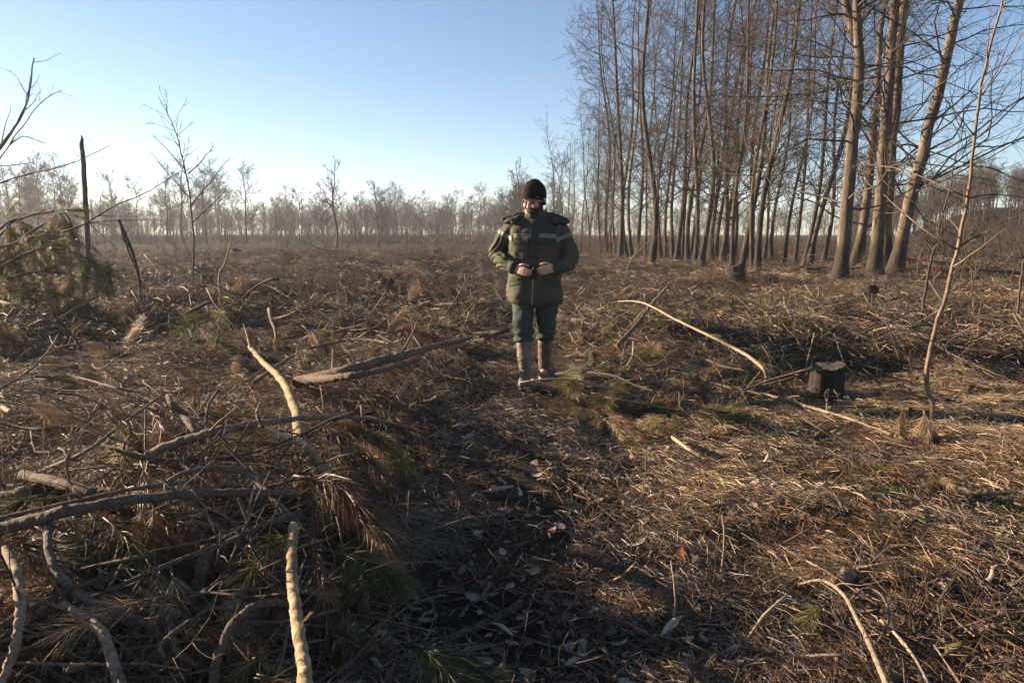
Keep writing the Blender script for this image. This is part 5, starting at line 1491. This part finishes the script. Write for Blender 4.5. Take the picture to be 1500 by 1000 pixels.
    # dark marks of the small lettering on the chest band
    for w0, nl in ((-.150, 5), (-.092, 6)):
        for q in range(nl):
            lx = w0 + q * .0082
            mk = patch(jk, 'lettering', dark, torso(-.17, -.03), .0065, box_planes(lx, lx + .0052, 1.333, 1.346 + (.003 if q in (0, 3) else 0)))
            if len(mk.polygons): obj('lettering', mk, bl)
    # pockets and flaps
    for x0, x1 in ((-.165, -.045), (.055, .185)):
        p = obj('chest_pocket', patch(jk, 'chest_pocket', cloth, torso(x0, x1), .010, box_planes(x0, x1, 1.135, 1.315), .010), jacket)
        obj('pocket_flap', patch(jk, 'pocket_flap', cloth2, torso(x0, x1), .017, box_planes(x0 - .004, x1 + .004, 1.265, 1.318), .010), p)
    for s, x0, x1 in ((-1, -.205, -.075), (1, .09, .225)):
        p = obj('lower_pocket', patch(jk, 'lower_pocket', cloth, torso(x0, x1), .009, box_planes(x0, x1, .79, .955), .009), jacket)
        pl = [(Vector((x0, 0, 0)), Vector((-1, 0, 0))), (Vector((x1, 0, 0)), Vector((1, 0, 0))), (Vector(((x0 + x1) / 2, 0, .965)), Vector((s * .3, 0, 1)).normalized()), (Vector(((x0 + x1) / 2, 0, .905)), Vector((-s * .3, 0, -1)).normalized())]
        obj('pocket_flap', patch(jk, 'pocket_flap', cloth2, torso(x0, x1), .016, pl, .009), p)
    obj('front_flap', patch(jk, 'front_flap', cloth2, torso(-.035, .04), .008, box_planes(-.03, .038, .96, 1.50), .008), jacket)
    obj('zip', patch(jk, 'zip', zipm, torso(-.01, .02), .004, box_planes(.004, .011, .738, .965)), jacket)
    obj('hem_band', patch(jk, 'hem_band', cloth2, lambda c, n: c.z < .80 and n.z > -.6, .003, [(Vector((0, 0, .772)), Vector((0, 0, 1)))]), jacket)
    for s in (-1, 1):
        e = np.array(SL[s][-1]); d = nrm(e - np.array(SL[s][-2]))
        cb = Buf(); tubes(cb, np.array([e - d * .035, e, e + d * .025, e + d * .030]), np.array([.053, .055, .053, .046]), 20)
        obj('cuff', cb.mesh('cuff', cloth2), jacket)
    # standing collar
    cb = Buf(); th = np.linspace(-1.30, math.pi + 1.30, 40)
    rows = []
    for zz, rx, ry, yy in ((1.485, .108, .098, .006), (1.53, .098, .088, .0), (1.575, .098, .090, -.006), (1.585, .094, .086, -.006), (1.575, .088, .080, -.006), (1.53, .088, .078, 0), (1.485, .09, .08, .006)):
        rows.append(np.stack([rx * np.cos(th), yy + ry * np.sin(th), zz - .03 * np.clip(-np.sin(th), 0, 1) + 0 * th], -1))
    V = np.array(rows); nr_, k = V.shape[:2]
    i = np.arange(nr_ - 1)[:, None] * k; j = np.arange(k - 1)[None]
    cb.add(V, np.stack([i + j, i + j + 1, i + k + j + 1, i + k + j], -1).reshape(-1, 4)[:, ::-1])
    obj('collar', cb.mesh('collar', cloth), jacket)
    lb = Buf()  # pale strip over the collar's left side: its sunlit part put into colour
    V = np.stack([np.stack([(rx + .0015) * np.cos(th[-14:]), yy + (ry + .0015) * np.sin(th[-14:]), zz - .03 * np.clip(-np.sin(th[-14:]), 0, 1) + .0015 + 0 * th[-14:]], -1) for zz, rx, ry, yy in ((1.555, .099, .090, -.004), (1.578, .0985, .090, -.006), (1.588, .094, .086, -.006), (1.578, .087, .079, -.006))])
    i = np.arange(3)[:, None] * 14; j = np.arange(13)[None]
    lb.add(V, np.stack([i + j, i + j + 1, i + 14 + j + 1, i + 14 + j], -1).reshape(-1, 4)[:, ::-1]); obj('collar_sunlit', lb.mesh('collar_sunlit', lit_collar), jacket)
    # hood rolled over the shoulders
    hb = Buf()
    for s in (-1, 1):
        limb_tube(hb, [(s * .02, .115, 1.515), (s * .12, .075, 1.515), (s * .20, .02, 1.495), (s * .285, -.02, 1.475)], [.042, .044, .040, .026], 14, 16)
        limb_tube(hb, [(s * .11, .03, 1.505), (s * .16, -.05, 1.485), (s * .19, -.095, 1.455)], [.034, .034, .022], 12, 10)
        ball(hb, (s * .195, -.02, 1.478), (.098, .085, .030), np.array(Matrix.Rotation(s * R(14), 3, 'Y')))
    hm = remeshed(hb, 'hood', .007, cloth2, 3)
    wrinkle(hm, lambda c: .008 * mnoise.noise(c * 14) + .004 * mnoise.noise(c * 34))
    obj('hood', hm, jacket)
    # shadow side button
    for bz in (1.47, 1.10):
        q = Buf(); ball(q, (.006, -.186 if bz < 1.2 else -.155, bz), (.007, .004, .007)); obj('button', q.mesh('button', dark), jacket)

    # ---- trousers, bloused over the boots
    b = Buf()
    loft(b, [(.012, 0, .70, .185, .125), (.012, 0, .80, .19, .13), (.01, 0, .92, .18, .125)], 32)
    T = {-1: [(-.090, 0, .80), (-.086, -.045, .64), (-.078, -.085, .50), (-.066, -.105, .415), (-.063, -.110, .39)], 1: [(.118, .005, .80), (.122, .02, .64), (.122, .045, .52), (.116, .10, .425), (.114, .12, .395)]}
    for s in (-1, 1): limb_tube(b, T[s], [.104, .098, .092, .086, .066], 20, 22)
    tm = remeshed(b, 'trousers', .007, trs, 4)
    wrinkle(tm, lambda c: .012 * mnoise.noise(Vector((c.x * 8, c.y * 8, c.z * 13))) + .008 * mnoise.noise(Vector((c.x * 19, c.y * 19, c.z * 30))) + (.008 * math.sin(c.z * 95 + 3 * mnoise.noise(c * 8)) if c.z < .52 else 0))
    tr = obj('trousers', tm, body); tr['label'] = 'dark green trousers tucked into the boots'
    # ---- boots
    for s in (-1, 1):
        b = Buf()
        kx, ky, kz = T[s][4]; ax, ay = LEG[s][2][0], LEG[s][2][1]
        limb_tube(b, [(kx, ky, kz + .03), ((kx + ax) / 2 + s * .004, (ky + ay) / 2 + .012, .26), (ax, ay + .01, .11)], [.070, .066, .048], 20, 18)
        limb_tube(b, [(ax, ay + .045, .055), (ax, ay - .02, .062), (ax + s * .004, ay - .10, .052), (ax + s * .006, ay - .165, .044)], [.046, .050, .047, .036], 16, 16)
        bmsh = remeshed(b, 'boot', .006, rub, 4)
        wrinkle(bmsh, lambda c: .005 * mnoise.noise(c * 16) + .004 * mnoise.noise(Vector((c.x * 20, c.y * 20, c.z * 55))) * (1 if .06 < c.z < .28 else 0))
        co = np.zeros(len(bmsh.vertices) * 3, np.float32); bmsh.vertices.foreach_get('co', co); co = co.reshape(-1, 3)
        co[:, 2] = np.maximum(co[:, 2], .014); bmsh.vertices.foreach_set('co', co.ravel()); bmsh.update()
        bt_ = obj('boot', bmsh, body, (0, 0, 0))
        sb = Buf(); t = np.linspace(0, 2 * np.pi, 32, endpoint=False)
        out = np.stack([ax + s * .003 + .047 * np.cos(t) * (1 - .12 * np.cos(t * 2 + 1)), ay - .058 + .140 * np.sin(t), 0 * t], -1)
        V = np.concatenate([out * [1, 1, 0] + [0, 0, -.006], out * [1, 1, 0] + [0, 0, .024], [[ax, ay - .058, .024]], [[ax, ay - .058, -.006]]])
        jj = np.arange(32); j2 = (jj + 1) % 32
        sb.add(V, np.stack([jj, j2, 32 + j2, 32 + jj], -1), np.concatenate([np.stack([32 + jj, 32 + j2, np.full(32, 64)], -1), np.stack([j2, jj, np.full(32, 65)], -1)]))
        obj('sole', sb.mesh('sole', sole, False), bt_)
        if s > 0: bt_.location.z = hz(root_x + .11, root_y + .28) - hz(root_x, root_y - .1)
    # ---- the small thing he holds
    hb = Buf(); loft(hb, [(0, 0, -.028, .016, .008), (0, 0, -.022, .020, .011), (0, 0, .022, .020, .011), (0, 0, .028, .016, .008)], 20)
    ho = empty('handheld_case', base + TW @ Vector((.026, -.268, 1.046)))
    obj('shell', hb.mesh('handheld_shell', dark), ho)
    lb = Buf(); loft(lb, [(0, 0, .010, .0212, .0122), (0, 0, .013, .0212, .0122)], 20); obj('seam', lb.mesh('handheld_seam', m_plain('dark_seam', (.05, .05, .055), .4)), ho)
    ho.rotation_euler = (R(15), R(12), 0)
    tag(ho, 'small dark case held between the walking man\'s fingertips', 'handheld case')
    return body
build_person()
